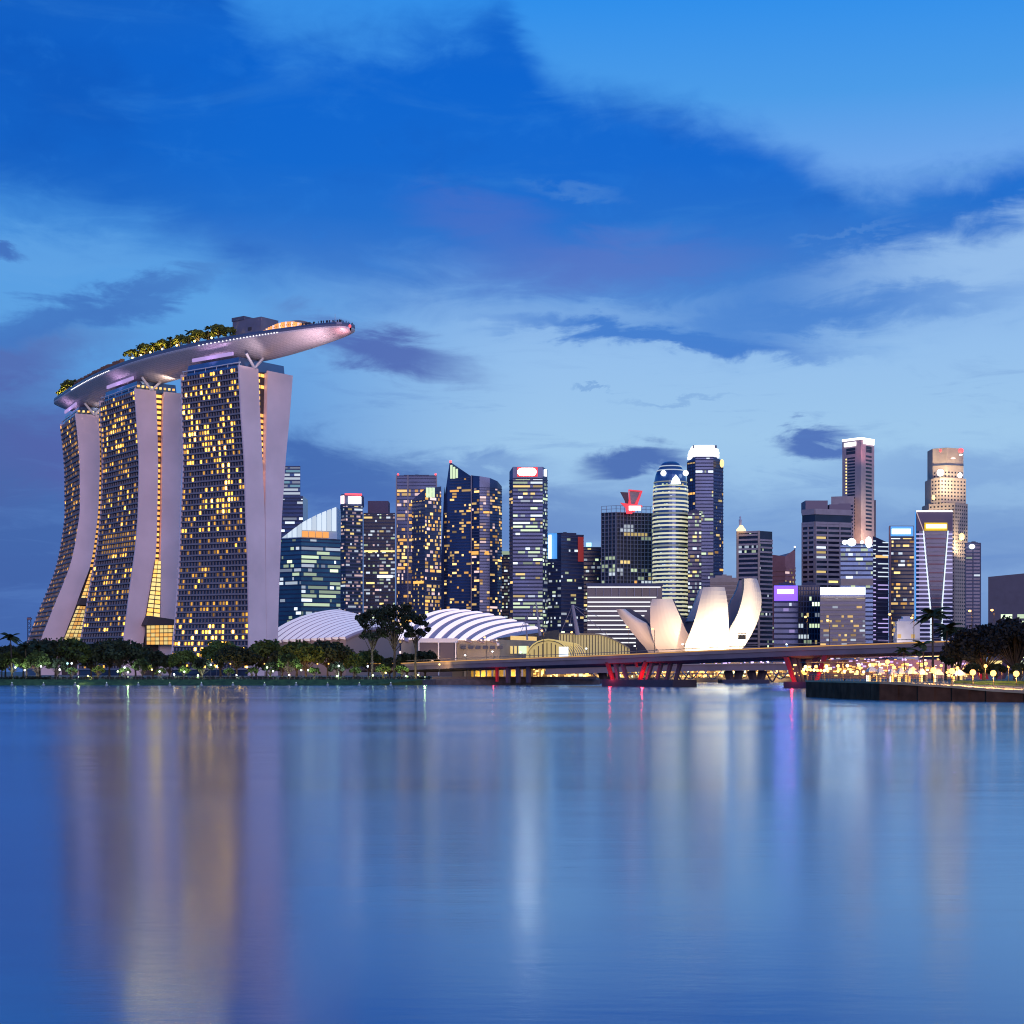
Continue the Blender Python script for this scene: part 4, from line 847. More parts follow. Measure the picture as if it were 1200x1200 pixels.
sign(r, (XX(1083,1443),1443), (XX(1110,1443),1443), ZZ(622,1443), ZZ(612.5,1443), mat('yellow_halo', (.4,.3,.02), .6, emit=(1,.62,.02), es=.45), name='sign_panel', off=.6, thick=.4); sign(r, (XX(1085,1442),1442), (XX(1109,1442),1442), ZZ(619.3,1443), ZZ(614.5,1443), em('Y', 4, True))
# stepped tall tower, floodlit
bx_ = [(1090,2030),(1118,2012),(1133,2030)]
root = thing('office_tower', 'tall stepped tower of warm floodlit stone with dotted windows and red beacons', 'office tower', (XX(1111,2030), 2040, 2.6)); r = root
tiers = [((1088.5,2026),(1119,2008),(1134,2026),785,590), ((1091,2030),(1102,2016),(1132,2030),590,560), ((1093,2034),(1110,2024),(1129,2034),560,524)]
for a, b, c, y0, y1 in tiers:
    pl = [(XX(x, Y), Y) for x, Y in (a, b, c)]; q = MB(); q.prism(pl+[(pl[2][0], 2060), (pl[0][0], 2060)], 2.6 if y0 > 700 else ZZ(y0,2020), ZZ(y1,2020)); q.build('tier', fr_beige, root)
    q = MB()
    for (p0, p1) in ((pl[0], pl[1]), (pl[1], pl[2])):
        Ln = (Vector(p1)-Vector(p0)).length; nb = int(Ln/4.4); y = y1+(3 if y1 > 530 else 28)
        while y < min(y0, 750):
            for b_ in range(nb):
                A, B = seg(p0, p1, (b_+.28)/nb, (b_+.75)/nb); q.obox(A, B, .02, .1, ZZ(y+1.9,2020), ZZ(y,2020))
            y += 4.3
    tag(q.build('window', gl_dark, root), kind='stuff')
for x, y, w_, h_, k_, s_ in ((1102,554,9,9,'N',2.2),(1125,557,6,7,'N',2.2),(1127,629,7,9,'Y',2.2),(1094,583,4,6,'Y',2),(1102,528,3,4,'R',2.5),(1126,528,7,6,'R',3),(1126,533,4,2,'N',3),(1117,537,6,1.6,'P',2)):
    q = MB(); q.ball(tuple(P(x, y, 2009 if y < 600 else 2004)), w_*.5, sz=h_/w_); q.build('floodlight', em(k_, s_, True), root)
for x, y, p_ in ((1098,566,90000),(1120,566,90000),(1126,636,90000),(1093,592,50000),(1110,548,50000)): spot(tuple(P(x, y+8, 1990)), tuple(P(x, y-8, 2020)), p_*1.3, (1,.82,.48), 120, 2, root)
q = MB(); 
for pl_ in (((1093,2033.5),(1110,2023.5)),((1110,2023.5),(1129,2033.5))): q.obox((XX(*pl_[0]),pl_[0][1]), (XX(*pl_[1]),pl_[1][1]), -.2, .3, ZZ(545,2025), ZZ(543,2025))
q.build('cornice', fr_mid, root)
r, pl, zt = office('grey banded tower with one white lamp, right of the stepped stone tower', [(1131,1880),(1149.5,1880)], 636, 30, gl_grey, [dict(fh=4, band=fr_mid, bandh=.4, mull=fr_pale, mullw=1, bay=16, p=.12, row=.06, pal=cool, run=2)], roofh=1)
q = MB(); q.ball(tuple(P(1139,640.5,1877)), 3.6, sz=.8); q.build('sign', em('C', 2.4, True), r)
r, pl, zt = office('wide dark slab building at the right edge of the view', [(1158,1300),(1240,1290)], 674, 50, mat('slab_dark', (.09,.08,.12), .6, nz=.1), [dict(fh=5, band=None, bandh=.3, p=.12, row=.12, pal=(('G', .8), ('Y', .7)), run=4, z1=ZZ(712,1300), bay=3)], ztops=(676,668), parts=False)
r, pl, zt = office('small pale lit hotel building just above the bridge deck', [(1047,900),(1051,896),(1078,900)], 728, 20, fr_white, [dict(fh=3.2, bay=2.4, band=None, bandh=.3, p=.2, pal=(('A', .4), ('W', .5)), run=1)]*2, name='small_hotel', cat='hotel building', roofm=fr_white, roofh=1.5)
spot(tuple(P(1058,760,884)), tuple(P(1060,740,900)), 9000, (1,.85,.65), 110, 1, r)
# tiny lattice gantry far left, and filler low blocks behind the trees
g_ = thing('lattice_tower', 'tiny far-off lattice tower at the left edge behind the palms', 'lattice tower', P(34,787,1400)); q = MB()
for x in (32.3, 36.2):
    q.tube([P(x,770,1400), P(x,724,1400)], .35, 5)
for k in range(9): q.tube([P(32.3,768-k*5,1400), P(36.2,763-k*5,1400)], .22, 4); q.tube([P(36.2,768-k*5,1400), P(32.3,763-k*5,1400)], .22, 4)
q.tube([P(32.3,724,1400), P(36.2,724,1400)], .5, 5); q.build('lattice', fr_mid, g_); q = MB(); q.box(XX(31.8,1400), XX(36.8,1400), 1399, 1402, ZZ(726,1400), ZZ(724,1400)); q.build('cabin', fr_rose, g_)
# ------------------------------------------------------------------ convention centre with ribbed shell roofs
def bez(p0, p1, p2, n=14):
    return [tuple((1-t)**2*a+2*t*(1-t)*b+t*t*c for a, b, c in zip(p0, p1, p2)) for t in np.linspace(0, 1, n)]
shellw = mat('shell_white', (.74,.68,.72), .5, nz=.04); shellm = mat('shell_mauve', (.44,.32,.36), .55)
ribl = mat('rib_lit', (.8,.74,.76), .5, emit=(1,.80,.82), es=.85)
expo = thing('convention_centre', 'convention hall under a fan of seven white-lit ribbed roof shells', 'convention centre', (XX(560,900), 900, 2.6))
NB = 8
def rib_curve(i, dz=0.0):
    # eave point -> ridge point, in photo columns/rows at a given distance
    u = i/NB
    ex, ey, eY = 464+118*u, 748+1.5*u, 855-6*u; rx, ry, rY = 532+108*u, 713.2+25*u**1.35-1.5*sin(pi*u), 930-10*u
    mx_, my_ = ex+(rx-ex)*.34, ry+1.2+2*u
    pts = []
    for t in np.linspace(0, 1, 16):
        x = (1-t)**2*ex+2*t*(1-t)*mx_+t*t*rx; y = (1-t)**2*ey+2*t*(1-t)*my_+t*t*ry; Y = eY+(rY-eY)*t
        p = P(x, y, Y); pts.append(Vector((p.x, p.y, p.z+dz)))
    return pts
for i in range(NB):
    A, B = rib_curve(i), rib_curve(i+1); Bl = [p+Vector((0,0,-1.6)) for p in B]
    mid = [a.lerp(b, .46) for a, b in zip(A, B)]
    q = MB(); q.loft([[a, m, m+Vector((0,.5,-.6)), a+Vector((0,.5,-.6))] for a, m in zip(A, mid)]); q.build('lit_rib', ribl, expo)
    q = MB(); q.loft([[m+Vector((0,.2,-.5)), b, b+Vector((0,.5,-.6)), m+Vector((0,.8,-1.2))] for m, b in zip(mid, Bl)]); q.build('roof_shell', shellm, expo)
# closing roof edge on the right and the hall body
E0 = rib_curve(NB, -1.6); q = MB(); q.loft([[p, p+Vector((1.2,0,-.3)), p+Vector((1.2,0,-1.5)), p+Vector((0,0,-1.5))] for p in E0]); q.build('roof_edge', shellw, expo)
q = MB(); q.prism([(XX(470,856),856),(XX(585,850),850),(XX(660,915),915),(XX(560,960),960),(XX(480,950),950)], 2.6, ZZ(749.5,853)); q.build('hall', mat('hall_wall', (.34,.28,.22), .8, nz=.1), expo)
q = MB(); q.prism([(XX(583,853),853),(XX(655,912),912),(XX(655,922),922),(XX(583,866),866)], ZZ(749,853), [ZZ(748,853), ZZ(738,912), ZZ(738,920), ZZ(748,860)]); q.build('gable_wall', bronze, expo)
q = MB(); q.obox((XX(598,862),862), (XX(628,888),888), .1, .5, ZZ(750,862), ZZ(745,862)); q.build('lit_strip', em('W', .8), expo)
q = MB(); q.prism([(XX(491,845),845),(XX(535,845),845),(XX(535,845),860),(XX(491,845),860)], 2.6, ZZ(749,845)); q.build('foyer', mat('foyer_glass', (.08,.06,.08), .3, .2), expo)
q = MB(); q.prism([(XX(490,844),844),(XX(536,844),844),(XX(536,844),862),(XX(490,844),862)], ZZ(753,845), ZZ(748,845)); q.build('foyer_roof', shellw, expo)
for x in (491, 514, 534): q = MB(); q.box(XX(x,844)-.3, XX(x,844)+.3, 843.4, 844, 3, ZZ(753,845)); q.build('column', shellw, expo)
for i in range(6): x = 540+i*8.6; Yw = 851.4+.0*i; q = MB(); q.box(XX(x,Yw), XX(x+6,Yw), Yw-1.6, Yw-1.2, ZZ(760.5,Yw), ZZ(757,Yw)); q.build('window', gl_dark, expo)
for i in range(5): x = 598+i*4.6; q = MB(); q.box(XX(x,862), XX(x+3,862), 858.5, 858.9, ZZ(766,860), ZZ(757,860)); q.build('lit_window', em('Y', .7), expo)
q = MB(); q.box(XX(608,858), XX(617,858), 856.8, 857.2, ZZ(766,860), ZZ(757,860)); q.build('lit_window', em('G', .9), expo)
for x, p_ in ((505,5000),(545,6000),(585,6000)): spot(tuple(P(x,772,832)), tuple(P(x,755,855)), p_, (1,.66,.32), 110, 1, expo)
for i in range(14): A = rib_curve(i*NB/13)[0]; q = MB(); q.ball((A.x, A.y-.8, A.z-.4), .45); q.build('eave_light', em('P', 1.4), expo)
# the second, paler shell further left
ex2 = thing('theatre_hall', 'pale finely ribbed shell roof left of the convention hall, right of the nearest hotel tower', 'theatre roof', (XX(380,900), 900, 2.6))
def c2(i, n=12):
    u = i/n; 
    return [P((1-t)**2*(306+100*u)+2*t*(1-t)*(340+95*u)+t*t*(395+74*u), (1-t)**2*(751-5*u)+2*t*(1-t)*(718+13*u)+t*t*(714+21*u**1.2), 985+40*t-10*u) for t in np.linspace(0, 1, 14)]
for i in range(12):
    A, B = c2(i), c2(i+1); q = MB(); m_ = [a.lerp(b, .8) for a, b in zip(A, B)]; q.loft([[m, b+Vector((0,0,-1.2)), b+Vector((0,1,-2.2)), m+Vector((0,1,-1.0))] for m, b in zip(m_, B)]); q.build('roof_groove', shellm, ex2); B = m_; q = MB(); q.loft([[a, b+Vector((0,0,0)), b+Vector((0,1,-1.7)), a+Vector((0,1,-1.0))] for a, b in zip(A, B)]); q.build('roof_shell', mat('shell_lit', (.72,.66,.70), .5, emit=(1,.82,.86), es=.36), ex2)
q = MB(); q.prism([(XX(312,987),987),(XX(405,977),977),(XX(468,1020),1020),(XX(395,1060),1060),(XX(312,1060),1060)], 2.6, [ZZ(752,987), ZZ(746,977), ZZ(740,1020), ZZ(740,1040), ZZ(750,1040)]); q.build('hall', mat('hall_wall2', (.32,.24,.22), .8), ex2)
spot(tuple(P(395,765,940)), tuple(P(405,745,975)), 12000, (1,.6,.35), 100, 1, ex2)
# glazed vault and greenhouse-like lit hall before the museum
gv = thing('glazed_vault', 'small barrel-vaulted glass canopy glowing yellow behind the bridge', 'glass vault', (XX(650,760), 765, 2.6))
def arch(x0, x1, yt, yb, Y, n=12): return [P((x0+x1)/2-(x1-x0)/2*cos(pi*i/n), yb-(yb-yt)*sin(pi*i/n), Y) for i in range(n+1)]
f, bk_ = arch(617,668,750.5,772,760), arch(655,686,755,772,800)
q = MB(); q.loft([f, [p+Vector((0,.1,.5)) for p in bk_]], closed=False); q.loft([[p-Vector((0,-.1,.6)) for p in f], [p-Vector((0,0,.1)) for p in bk_]], closed=False); q.build('vault', mat('vault_dark', (.16,.12,.15), .4, .3), gv)
for s_ in range(8): u = s_/7; q = MB(); q.tube([a.lerp(b, u)+Vector((0,-.1,.5)) for a, b in zip(f, bk_)], .35, 6); q.build('rib', em('Y', .55), gv)
q = MB(); q.loft([[p+Vector((0,.4,-.3)) for p in f]+[], [p+Vector((0,.8,-.3)) for p in f]]); q.build('end_glazing', em('Y', .42), gv)
for k in range(9): x = 621+k*5; q = MB(); q.tube([P(x,772,759.6), P(x,770-17*sin(pi*(x-617)/51),759.6)], .22, 5); q.build('mullion', bronze, gv)
q = MB(); q.prism([(XX(655,759),759),(XX(666,759),759),(XX(666,759),759.5),(XX(655,759),759.5)], ZZ(770,759), ZZ(758,759)); q.build('bright_bay', em('C', 1.4), gv)
gh = thing('glass_hall', 'long yellow-lit glass hall with a curving roof left of the lotus-shaped museum', 'glass hall', (XX(690,850), 855, 2.6))
q = MB(); N_ = 16; fr_ = [(655+83*i/N_, 743+2*(i/N_)+20*max(0,(i/N_-.55))**1.5*2.6) for i in range(N_+1)]
q.loft([[P(x, y, 850), P(x, 775, 850), P(x, 775, 870)+Vector((0,0,0)), P(x, y, 870)] for x, y in fr_]); q.build('glazing', mat('glass_hall_lit', (.35,.3,.15), .5, emit=(1,.78,.34), es=.34), gh)
q = MB(); q.loft([[P(x, y-1.6, 848.5), P(x, y+.2, 848.5), P(x, y, 872), P(x, y-1.6, 872)] for x, y in fr_]); q.build('roof', mat('hall_roof', (.30,.24,.16), .6), gh)
for i in range(24): x = 657+i*3.4; yt = float(np.interp(x, [a for a, b in fr_], [b for a, b in fr_])); q = MB(); q.box(XX(x,849.4)-.18, XX(x,849.4)+.18, 849.1, 849.8, 3, ZZ(yt+.5,850)); q.build('mullion', bronze, gh)
# cable masts of the hall roof
def mast_(label, base, topp, Y, rads, stays):
    r = thing('cable_mast', label, 'mast', P(base[0], base[1], Y)); q = MB(); q.tube([P(*base, Y), P(*topp, Y)], rads, 8); q.build('pole', mat('mast_grey', (.32,.28,.34), .5), r)
    for x, y, yy in stays: q = MB(); q.tube([P(*topp, Y), P(x, y, yy)], .14, 5); q.build('stay', mat('mast_grey', (.3,.3,.3)), r)
mast_('thin mast leaning left, just right of the last roof shell', (633,745), (628,706), 840, [.8,.3], [(610,736,880),(640,742,850)])
mast_('short thin mast farthest left beside the shell roof gable', (618,750), (616,728), 840, [.5,.25], [(610,742,850)])
mast_('thick leaning mast with cables above the yellow glass hall', (677,744), (671,709), 845, [1.2,.7], [(668,733,850),(700,722,870),(655,746,850),(712,745,850)])
q = None

# ------------------------------------------------------------------ the lotus-shaped museum
mus = thing('museum', 'floodlit lotus-shaped museum with curved pointed petals of different heights', 'museum', (XX(810,985), 990, 2.6))
petm = mat('petal_cream', (.72,.62,.54), .55, nz=.04, nscale=.05); peti = mat('petal_inner_shade', (.09,.09,.13), .6)  # inner petal tone is darkened for the shadow between the petals
def mpetal(rows, Yb, lean, th, back):
    """rows: (row, left column, right column) of the outer face from the foot up; th: depth; back: photo-column shift of the rear edges"""
    y0 = rows[0][0]; y1 = rows[-1][0]; ys = [r[0] for r in rows][::-1]
    rings = []
    for t in np.linspace(0, 1, 18):
        y = y0+(y1-y0)*t; a = float(np.interp(y, ys, [r[1] for r in rows][::-1])); b = float(np.interp(y, ys, [r[2] for r in rows][::-1]))
        Y = Yb-lean*sin(t*pi/2)+(lean*.25*t); Yk = Y+th*(1-.35*t); bs = back*t
        ring = []
        for u in np.linspace(0, 1, 9): bulge = 2.2*sin(pi*u); p = P(a+(b-a)*u, y, Y); ring.append((p.x, p.y-bulge, p.z))
        z = ring[0][2]; pr = XX(b, Y)+bs*.5; pl_ = XX(a, Y)+bs*.5; w = pr-pl_
        ring += [(pr-w*.06, Yk, z), (pl_+w*.06, Yk, z)]
        rings.append(ring)
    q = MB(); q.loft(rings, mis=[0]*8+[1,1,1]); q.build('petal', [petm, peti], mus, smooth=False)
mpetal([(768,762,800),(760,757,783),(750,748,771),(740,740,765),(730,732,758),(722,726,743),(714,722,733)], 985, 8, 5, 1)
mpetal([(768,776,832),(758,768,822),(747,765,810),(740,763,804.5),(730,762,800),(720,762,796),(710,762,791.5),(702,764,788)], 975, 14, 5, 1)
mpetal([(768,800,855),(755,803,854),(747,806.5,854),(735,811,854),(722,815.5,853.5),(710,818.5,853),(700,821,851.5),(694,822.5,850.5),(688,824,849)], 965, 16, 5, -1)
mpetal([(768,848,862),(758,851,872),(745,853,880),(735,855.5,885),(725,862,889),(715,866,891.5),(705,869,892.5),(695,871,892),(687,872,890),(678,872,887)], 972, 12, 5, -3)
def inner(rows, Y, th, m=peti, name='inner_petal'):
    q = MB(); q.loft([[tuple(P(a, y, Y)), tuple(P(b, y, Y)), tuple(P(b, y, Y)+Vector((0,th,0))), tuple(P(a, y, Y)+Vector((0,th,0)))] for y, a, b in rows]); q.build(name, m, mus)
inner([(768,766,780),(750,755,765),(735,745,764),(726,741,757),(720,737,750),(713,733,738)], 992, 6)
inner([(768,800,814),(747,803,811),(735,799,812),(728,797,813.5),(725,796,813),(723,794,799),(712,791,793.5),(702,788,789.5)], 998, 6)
inner([(728,805,812),(722,807.5,815.5),(712,812.5,818.5),(700,817,821.5),(690,821,824)], 990, 8, mat('petal_side_bluelit', (.30,.34,.42), .4))  # bluish light along this side is put into its colour
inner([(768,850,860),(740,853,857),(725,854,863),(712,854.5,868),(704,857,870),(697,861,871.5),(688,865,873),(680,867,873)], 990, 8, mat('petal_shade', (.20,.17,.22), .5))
q = MB(); q.prism([(XX(768,980),980),(XX(866,980),980),(XX(866,980),1005),(XX(768,980),1005)], 2.6, ZZ(762,980)); q.build('base', petm, mus)
for x, Y, tx, ty, p_, c in ((835,938,835,725,125000,(1,.86,.62)),(868,940,872,720,170000,(1,.86,.62)),(785,940,785,730,52000,(1,.66,.42)),(745,950,748,742,19000,(1,.62,.42))):
    q = MB(); b_ = P(x, 778, Y); q.box(b_.x-.6, b_.x+.6, b_.y-.5, b_.y+.5, 2.6, 3.8); q.build('floodlight', bronze, mus); spot((b_.x, b_.y+.8, 4.4), tuple(P(tx, ty, 965)), p_, c, 95, 1.5, mus)
q = MB(); q.box(XX(865,620), XX(874,620), 619.5, 620, ZZ(749,620), ZZ(744,620)); q.tube([P(868.5,759,619.8), P(868.5,749,619.8)], .18, 5)
# ------------------------------------------------------------------ bridges
bA, bB = Vector((-44.5, 650)), Vector((145.7, 426)); bd = (bB-bA).normalized(); bn = Vector((-bd.y, bd.x)); bL = (bB-bA).length
def bp(u, off=0, z=0): q = bA+bd*(u*bL)+bn*off; return Vector((q.x, q.y, z))
def bz(u): return float(np.interp(u, [0,.085,.39,.676,.885,1], [8.4,9.0,10.6,12.6,13.6,14.0]))
def bu(px):   # deck parameter under a photo column
    k = (px-600)/F; return (k*bA.y-bA.x)/((bB.x-bA.x)-k*(bB.y-bA.y))
bridge = thing('road_bridge', 'long dark concrete road bridge crossing in front of the museum', 'bridge', (bA.x, bA.y, 0))
brc = mat('bridge_concrete', (.24,.18,.20), .8, nz=.2, nscale=.1)
us = np.linspace(-.12, 1, 40)
q = MB(); q.loft([[bp(u,0,bz(u)-2.9), bp(u,0,bz(u)-.9), bp(u,26,bz(u)-.9), bp(u,26,bz(u)-2.9), bp(u,20,bz(u)-3.6), bp(u,5,bz(u)-3.6)] for u in us]); q.build('deck', brc, bridge)
q = MB(); q.loft([[bp(u,-.25,bz(u)-1.3), bp(u,-.25,bz(u)+.1), bp(u,.3,bz(u)+.1), bp(u,.3,bz(u)-1.3)] for u in us]); q.build('parapet', mat('parapet_concrete', (.38,.27,.24), .8, nz=.12), bridge)
q = MB(); q.loft([[bp(u,.3,bz(u)-.88), bp(u,.3,bz(u)-.85), bp(u,25.7,bz(u)-.85), bp(u,25.7,bz(u)-.88)][::-1] for u in us]); q.build('roadway', mat('asphalt', (.05,.05,.05), .85), bridge)
q = MB(); q.loft([[bp(u,.0,bz(u)+.75), bp(u,.0,bz(u)+.95), bp(u,.15,bz(u)+.95), bp(u,.15,bz(u)+.75)] for u in us])
q.build('handrail', mat('rail_metal', (.35,.25,.20), .5), bridge)
q = MB(); q.loft([[bp(u,-.38,bz(u)-.25), bp(u,-.38,bz(u)-.02), bp(u,-.26,bz(u)-.02), bp(u,-.26,bz(u)-.25)] for u in us]); q.build('lamp_wash_strip', em('A', .7), bridge)  # added glowing strip for the street lamps' warm wash on the parapet
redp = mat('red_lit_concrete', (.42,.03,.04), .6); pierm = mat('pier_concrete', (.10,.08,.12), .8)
def pillar(px0, py0, px1, py1, off, w, m=pierm, name='pier', red=0):
    u0, u1 = bu(px0), bu(px1); a = bp(u0, off, 0); b = bp(u1, off, 0)
    Ya, Yb = a.y, b.y; p0 = P(px0, py0, Ya); p1 = P(px1, py1, Yb)
    q = MB(); d_ = bd*w/2; n_ = bn*w*.9
    q.hexa([(p0.x-d_.x, p0.y-d_.y, p0.z), (p0.x+d_.x, p0.y+d_.y, p0.z), (p0.x+d_.x+n_.x, p0.y+d_.y+n_.y, p0.z), (p0.x-d_.x+n_.x, p0.y-d_.y+n_.y, p0.z),
            (p1.x-d_.x*1.3, p1.y-d_.y*1.3, p1.z), (p1.x+d_.x*1.3, p1.y+d_.y*1.3, p1.z), (p1.x+d_.x*1.3+n_.x, p1.y+d_.y*1.3+n_.y, p1.z), (p1.x-d_.x*1.3+n_.x, p1.y-d_.y*1.3+n_.y, p1.z)])
    q.build(name, m, bridge)
    if red:
        t_ = (p0+p1)*.5; s_ = p0+Vector((0,-3.5,1.0)); point(tuple(p0+Vector((1.0 if px1 > px0 else -1.0,-2.6,1.8))), red, (1,.03,.05), .3, bridge, 'red_uplight')
for px in (594,606,618): pillar(px, 800, px, 780, 4, 1.3)
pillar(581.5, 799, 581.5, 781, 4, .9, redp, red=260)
for a, b, o in ((724,720,2),(735,728,3),(756,763,3),(768,774,6),(779,785,8),(790,796,10)): pillar(a, 800, b, 777, o, 1.1)
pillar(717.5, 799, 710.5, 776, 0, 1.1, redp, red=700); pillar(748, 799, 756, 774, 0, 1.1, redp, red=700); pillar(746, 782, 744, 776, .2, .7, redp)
q = MB(); ua, ub = bu(709), bu(792); q.loft([[bp(u,-1.5,-.5), bp(u,-1.5,2.3), bp(u,10,2.3), bp(u,10,-.5)] for u in (ua, (ua+ub)/2, ub)]); q.build('pile_cap', mat('pile_cap', (.06,.05,.08), .8, nz=.2), bridge)
q = MB(); ua, ub = bu(922), bu(960); q.loft([[bp(u,-1.5,-.5), bp(u,-1.5,1.9), bp(u,10,1.9), bp(u,10,-.5)] for u in (ua, ub)]); q.build('pile_cap', MATS['pile_cap'], bridge)
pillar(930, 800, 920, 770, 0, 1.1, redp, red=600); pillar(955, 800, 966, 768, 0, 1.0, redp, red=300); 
for a, b, o in ((934,927,5),(938,932,8),(948,956,8)): pillar(a, 800, b, 771, o, 1.5)
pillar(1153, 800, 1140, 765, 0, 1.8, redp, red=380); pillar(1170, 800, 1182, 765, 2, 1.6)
# second, lower bridge behind
b2 = thing('lower_bridge', 'lower second bridge on V-shaped piers seen beneath the road bridge', 'bridge', (XX(840,690), 700, 0))
q = MB(); q.loft([[P(x,y0+7.5,690), P(x,y0,690), P(x,y0,690)+Vector((0,18,0)), P(x,y0+7.5,690)+Vector((0,18,0))] for x, y0 in ((640,783),(760,779.5),(900,778),(1010,779))]); q.build('deck', brc, b2)
q = MB(); q.loft([[P(x,y0+.3,689.5), P(x,y0-1.0,689.5), P(x,y0-1.0,690), P(x,y0+.3,690)] for x, y0 in ((640,783),(760,779.5),(900,778),(1010,779))]); q.build('kerb_rail', mat('rail_beige', (.40,.32,.28), .7), b2)
for x in (712, 860, 887):
    for s_ in (-1, 1): q = MB(); q.tube([P(x+s_*3,801,698), P(x+s_*7,785.5,698)], [1.6,2.0], 4); q.build('pier', pierm, b2)
    q = MB(); q.box(XX(x-14,692), XX(x+14,692), 690, 706, -.5, 1.6); q.build('pile_cap', MATS['pile_cap'], b2)
# double-helix footbridge with violet lamps
hx = thing('helix_footbridge', 'steel double-helix footbridge with small violet lamps beyond the bridges', 'footbridge', (XX(850,760), 760, 0))
for ph in (0, pi):
    q = MB(); q.tube([Vector((XX(690,752)+t*1.0, 752+4.8*cos(t*.30+ph), 6.4+4.8*sin(t*.30+ph))) for t in np.linspace(0, XX(1060,752)-XX(690,752), 220)], .32, 5); q.build('helix_tube', mat('helix_steel', (.45,.38,.40), .35, .7), hx)
for ph in (.8,):
    q = MB(); q.tube([Vector((XX(690,752)+t, 752+4.4*cos(-t*.30+ph), 6.4+4.4*sin(-t*.30+ph))) for t in np.linspace(0, XX(1060,752)-XX(690,752), 220)], .22, 5); q.build('helix_tube', MATS['helix_steel'], hx)
q = MB(); q.box(XX(690,752), XX(1060,752), 749, 755, 3.6, 4.2); q.build('walkway', pierm, hx)
rn = random.Random(11)
for i in range(60): x = 790+i*4.4+rn.uniform(-1.5,1.5); p_ = P(x, 776.5+rn.uniform(-3,3)-max(0,(x-950)*.01), 751); q = MB(); q.ball(tuple(p_), .42 if rn.random() < .7 else .7, 6); q.build('violet_lamp', em('L' if rn.random() < .8 else 'N', 2.2), hx)
for x in (800, 905, 935, 1010):
    for s_ in (-1, 1): q = MB(); q.tube([P(x,800,752), P(x+s_*8,787,752)], .4, 6); q.build('prop', pierm, hx)
# lit waterfront arcade seen under the bridges
arc = thing('waterfront_arcade', 'long low arcade with glowing shopfronts seen beneath the bridges', 'arcade', (XX(760,790), 795, 2.0))
q = MB(); q.prism([(XX(530,780),780),(XX(1160,780),780),(XX(1160,780),810),(XX(530,780),810)], 2.0, ZZ(777,780)); q.build('wall', mat('arcade_wall', (.20,.14,.08), .8), arc)
cells = []
for i in range(520):
    x = 600+rn.random()*550; y = 798-rn.random()*14; w = rn.uniform(.8,3.4); h = rn.uniform(.8,3.2); k_ = rn.choice(['Y','W','A','A','W','A','P' if x > 950 else 'G']); off = .2+.3*rn.random()
    p_ = P(x, y, 780); cells.append((w*h, [(p_.x,780-off,p_.z),(p_.x+w*.6,780-off,p_.z),(p_.x+w*.6,780.01,p_.z),(p_.x,780.01,p_.z),(p_.x,780-off,p_.z+h*.6),(p_.x+w*.6,780-off,p_.z+h*.6),(p_.x+w*.6,780.01,p_.z+h*.6),(p_.x,780.01,p_.z+h*.6)], em(k_, rn.choice([1.0,2.0,3.0]))))
add_windows(cells, arc, 100, 'shop_window')
for i in range(26): x = 545+i*22; q = MB(); q.box(XX(x,778)-.5, XX(x,778)+.5, 777.4, 778.6, 2.0, ZZ(779,778)); q.build('column', mat('arcade_col', (.35,.25,.14), .8), arc)
q = MB(); q.box(XX(530,776), XX(1160,776), 775, 779.9, ZZ(779,778), ZZ(776.5,778)); q.build('canopy', mat('arcade_roof', (.22,.16,.12), .7), arc)
for x in (660,720,800,860,910): spot(tuple(P(x,782,760)), tuple(P(x,792,778)), 16000, (1,.66,.24), 150, 1, arc)
# columned pavilion on the quay at the left end of the bridge
pv = thing('quay_colonnade', 'yellow-lit colonnade on the quay under the left end of the road bridge', 'colonnade', (XX(580,650), 655, 2.0))
q = MB(); q.box(XX(552,660), XX(625,660), 660, 664, 2.0, ZZ(782,660)); q.build('wall', mat('colonnade_wall', (.45,.32,.12), .8), pv)
for i in range(10): x = 556+i*7; q = MB(); q.box(XX(x,655)-.35, XX(x,655)+.35, 654.6, 655.4, 2.0, ZZ(783,655)); q.build('column', shellw, pv)
q = MB(); q.box(XX(551,655), XX(626,655), 654, 659.9, ZZ(784,655), ZZ(782,655)); q.build('roof', bronze, pv)
for x in (565,600): point(tuple(P(x,793,657.5)), 1500, (1,.68,.2), .5, pv)
q = MB(); q.box(XX(505,616), XX(700,616), 623.5, 624.3, 2.0, 3.1); wq = q.build('quay_parapet', mat('quay_wall', (.14,.10,.09), .85, nz=.2)); tag(wq, 'low dark parapet wall running along the quay under the bridge', 'wall')
# ------------------------------------------------------------------ vegetation
def foliage(name, c, rnd=.25):
    m = mat(name, c, .8, nz=.55, nscale=.35, rnd=rnd, spec=.2); return m
fol = foliage('leaves', (.05,.08,.022)); fold = foliage('dark_leaves', (.022,.032,.018)); folp = foliage('palm_leaves', (.035,.05,.02)); bark = mat('bark', (.06,.045,.035), .9, nz=.3, nscale=.8)
def leafball(mb, c, r, n, size, rn, flat=.75):
    for _ in range(n):
        while True:
            v = Vector((rn.uniform(-1,1), rn.uniform(-1,1), rn.uniform(-1,1)))
            if .2 < v.length < 1: break
        v = v*(.55+.45*rn.random())/max(.6, v.length)
        p = Vector(c)+Vector((v.x*r, v.y*r, v.z*r*flat)); a = Vector((rn.gauss(0,1), rn.gauss(0,1), rn.gauss(0,1))).normalized(); b = a.cross(Vector((rn.gauss(0,1), rn.gauss(0,1), rn.gauss(0,1)))).normalized()
        s = size*rn.uniform(.55, 1.3); a *= s; b *= s*.6; mb.quad(p-a, p-b, p+a, p+b)
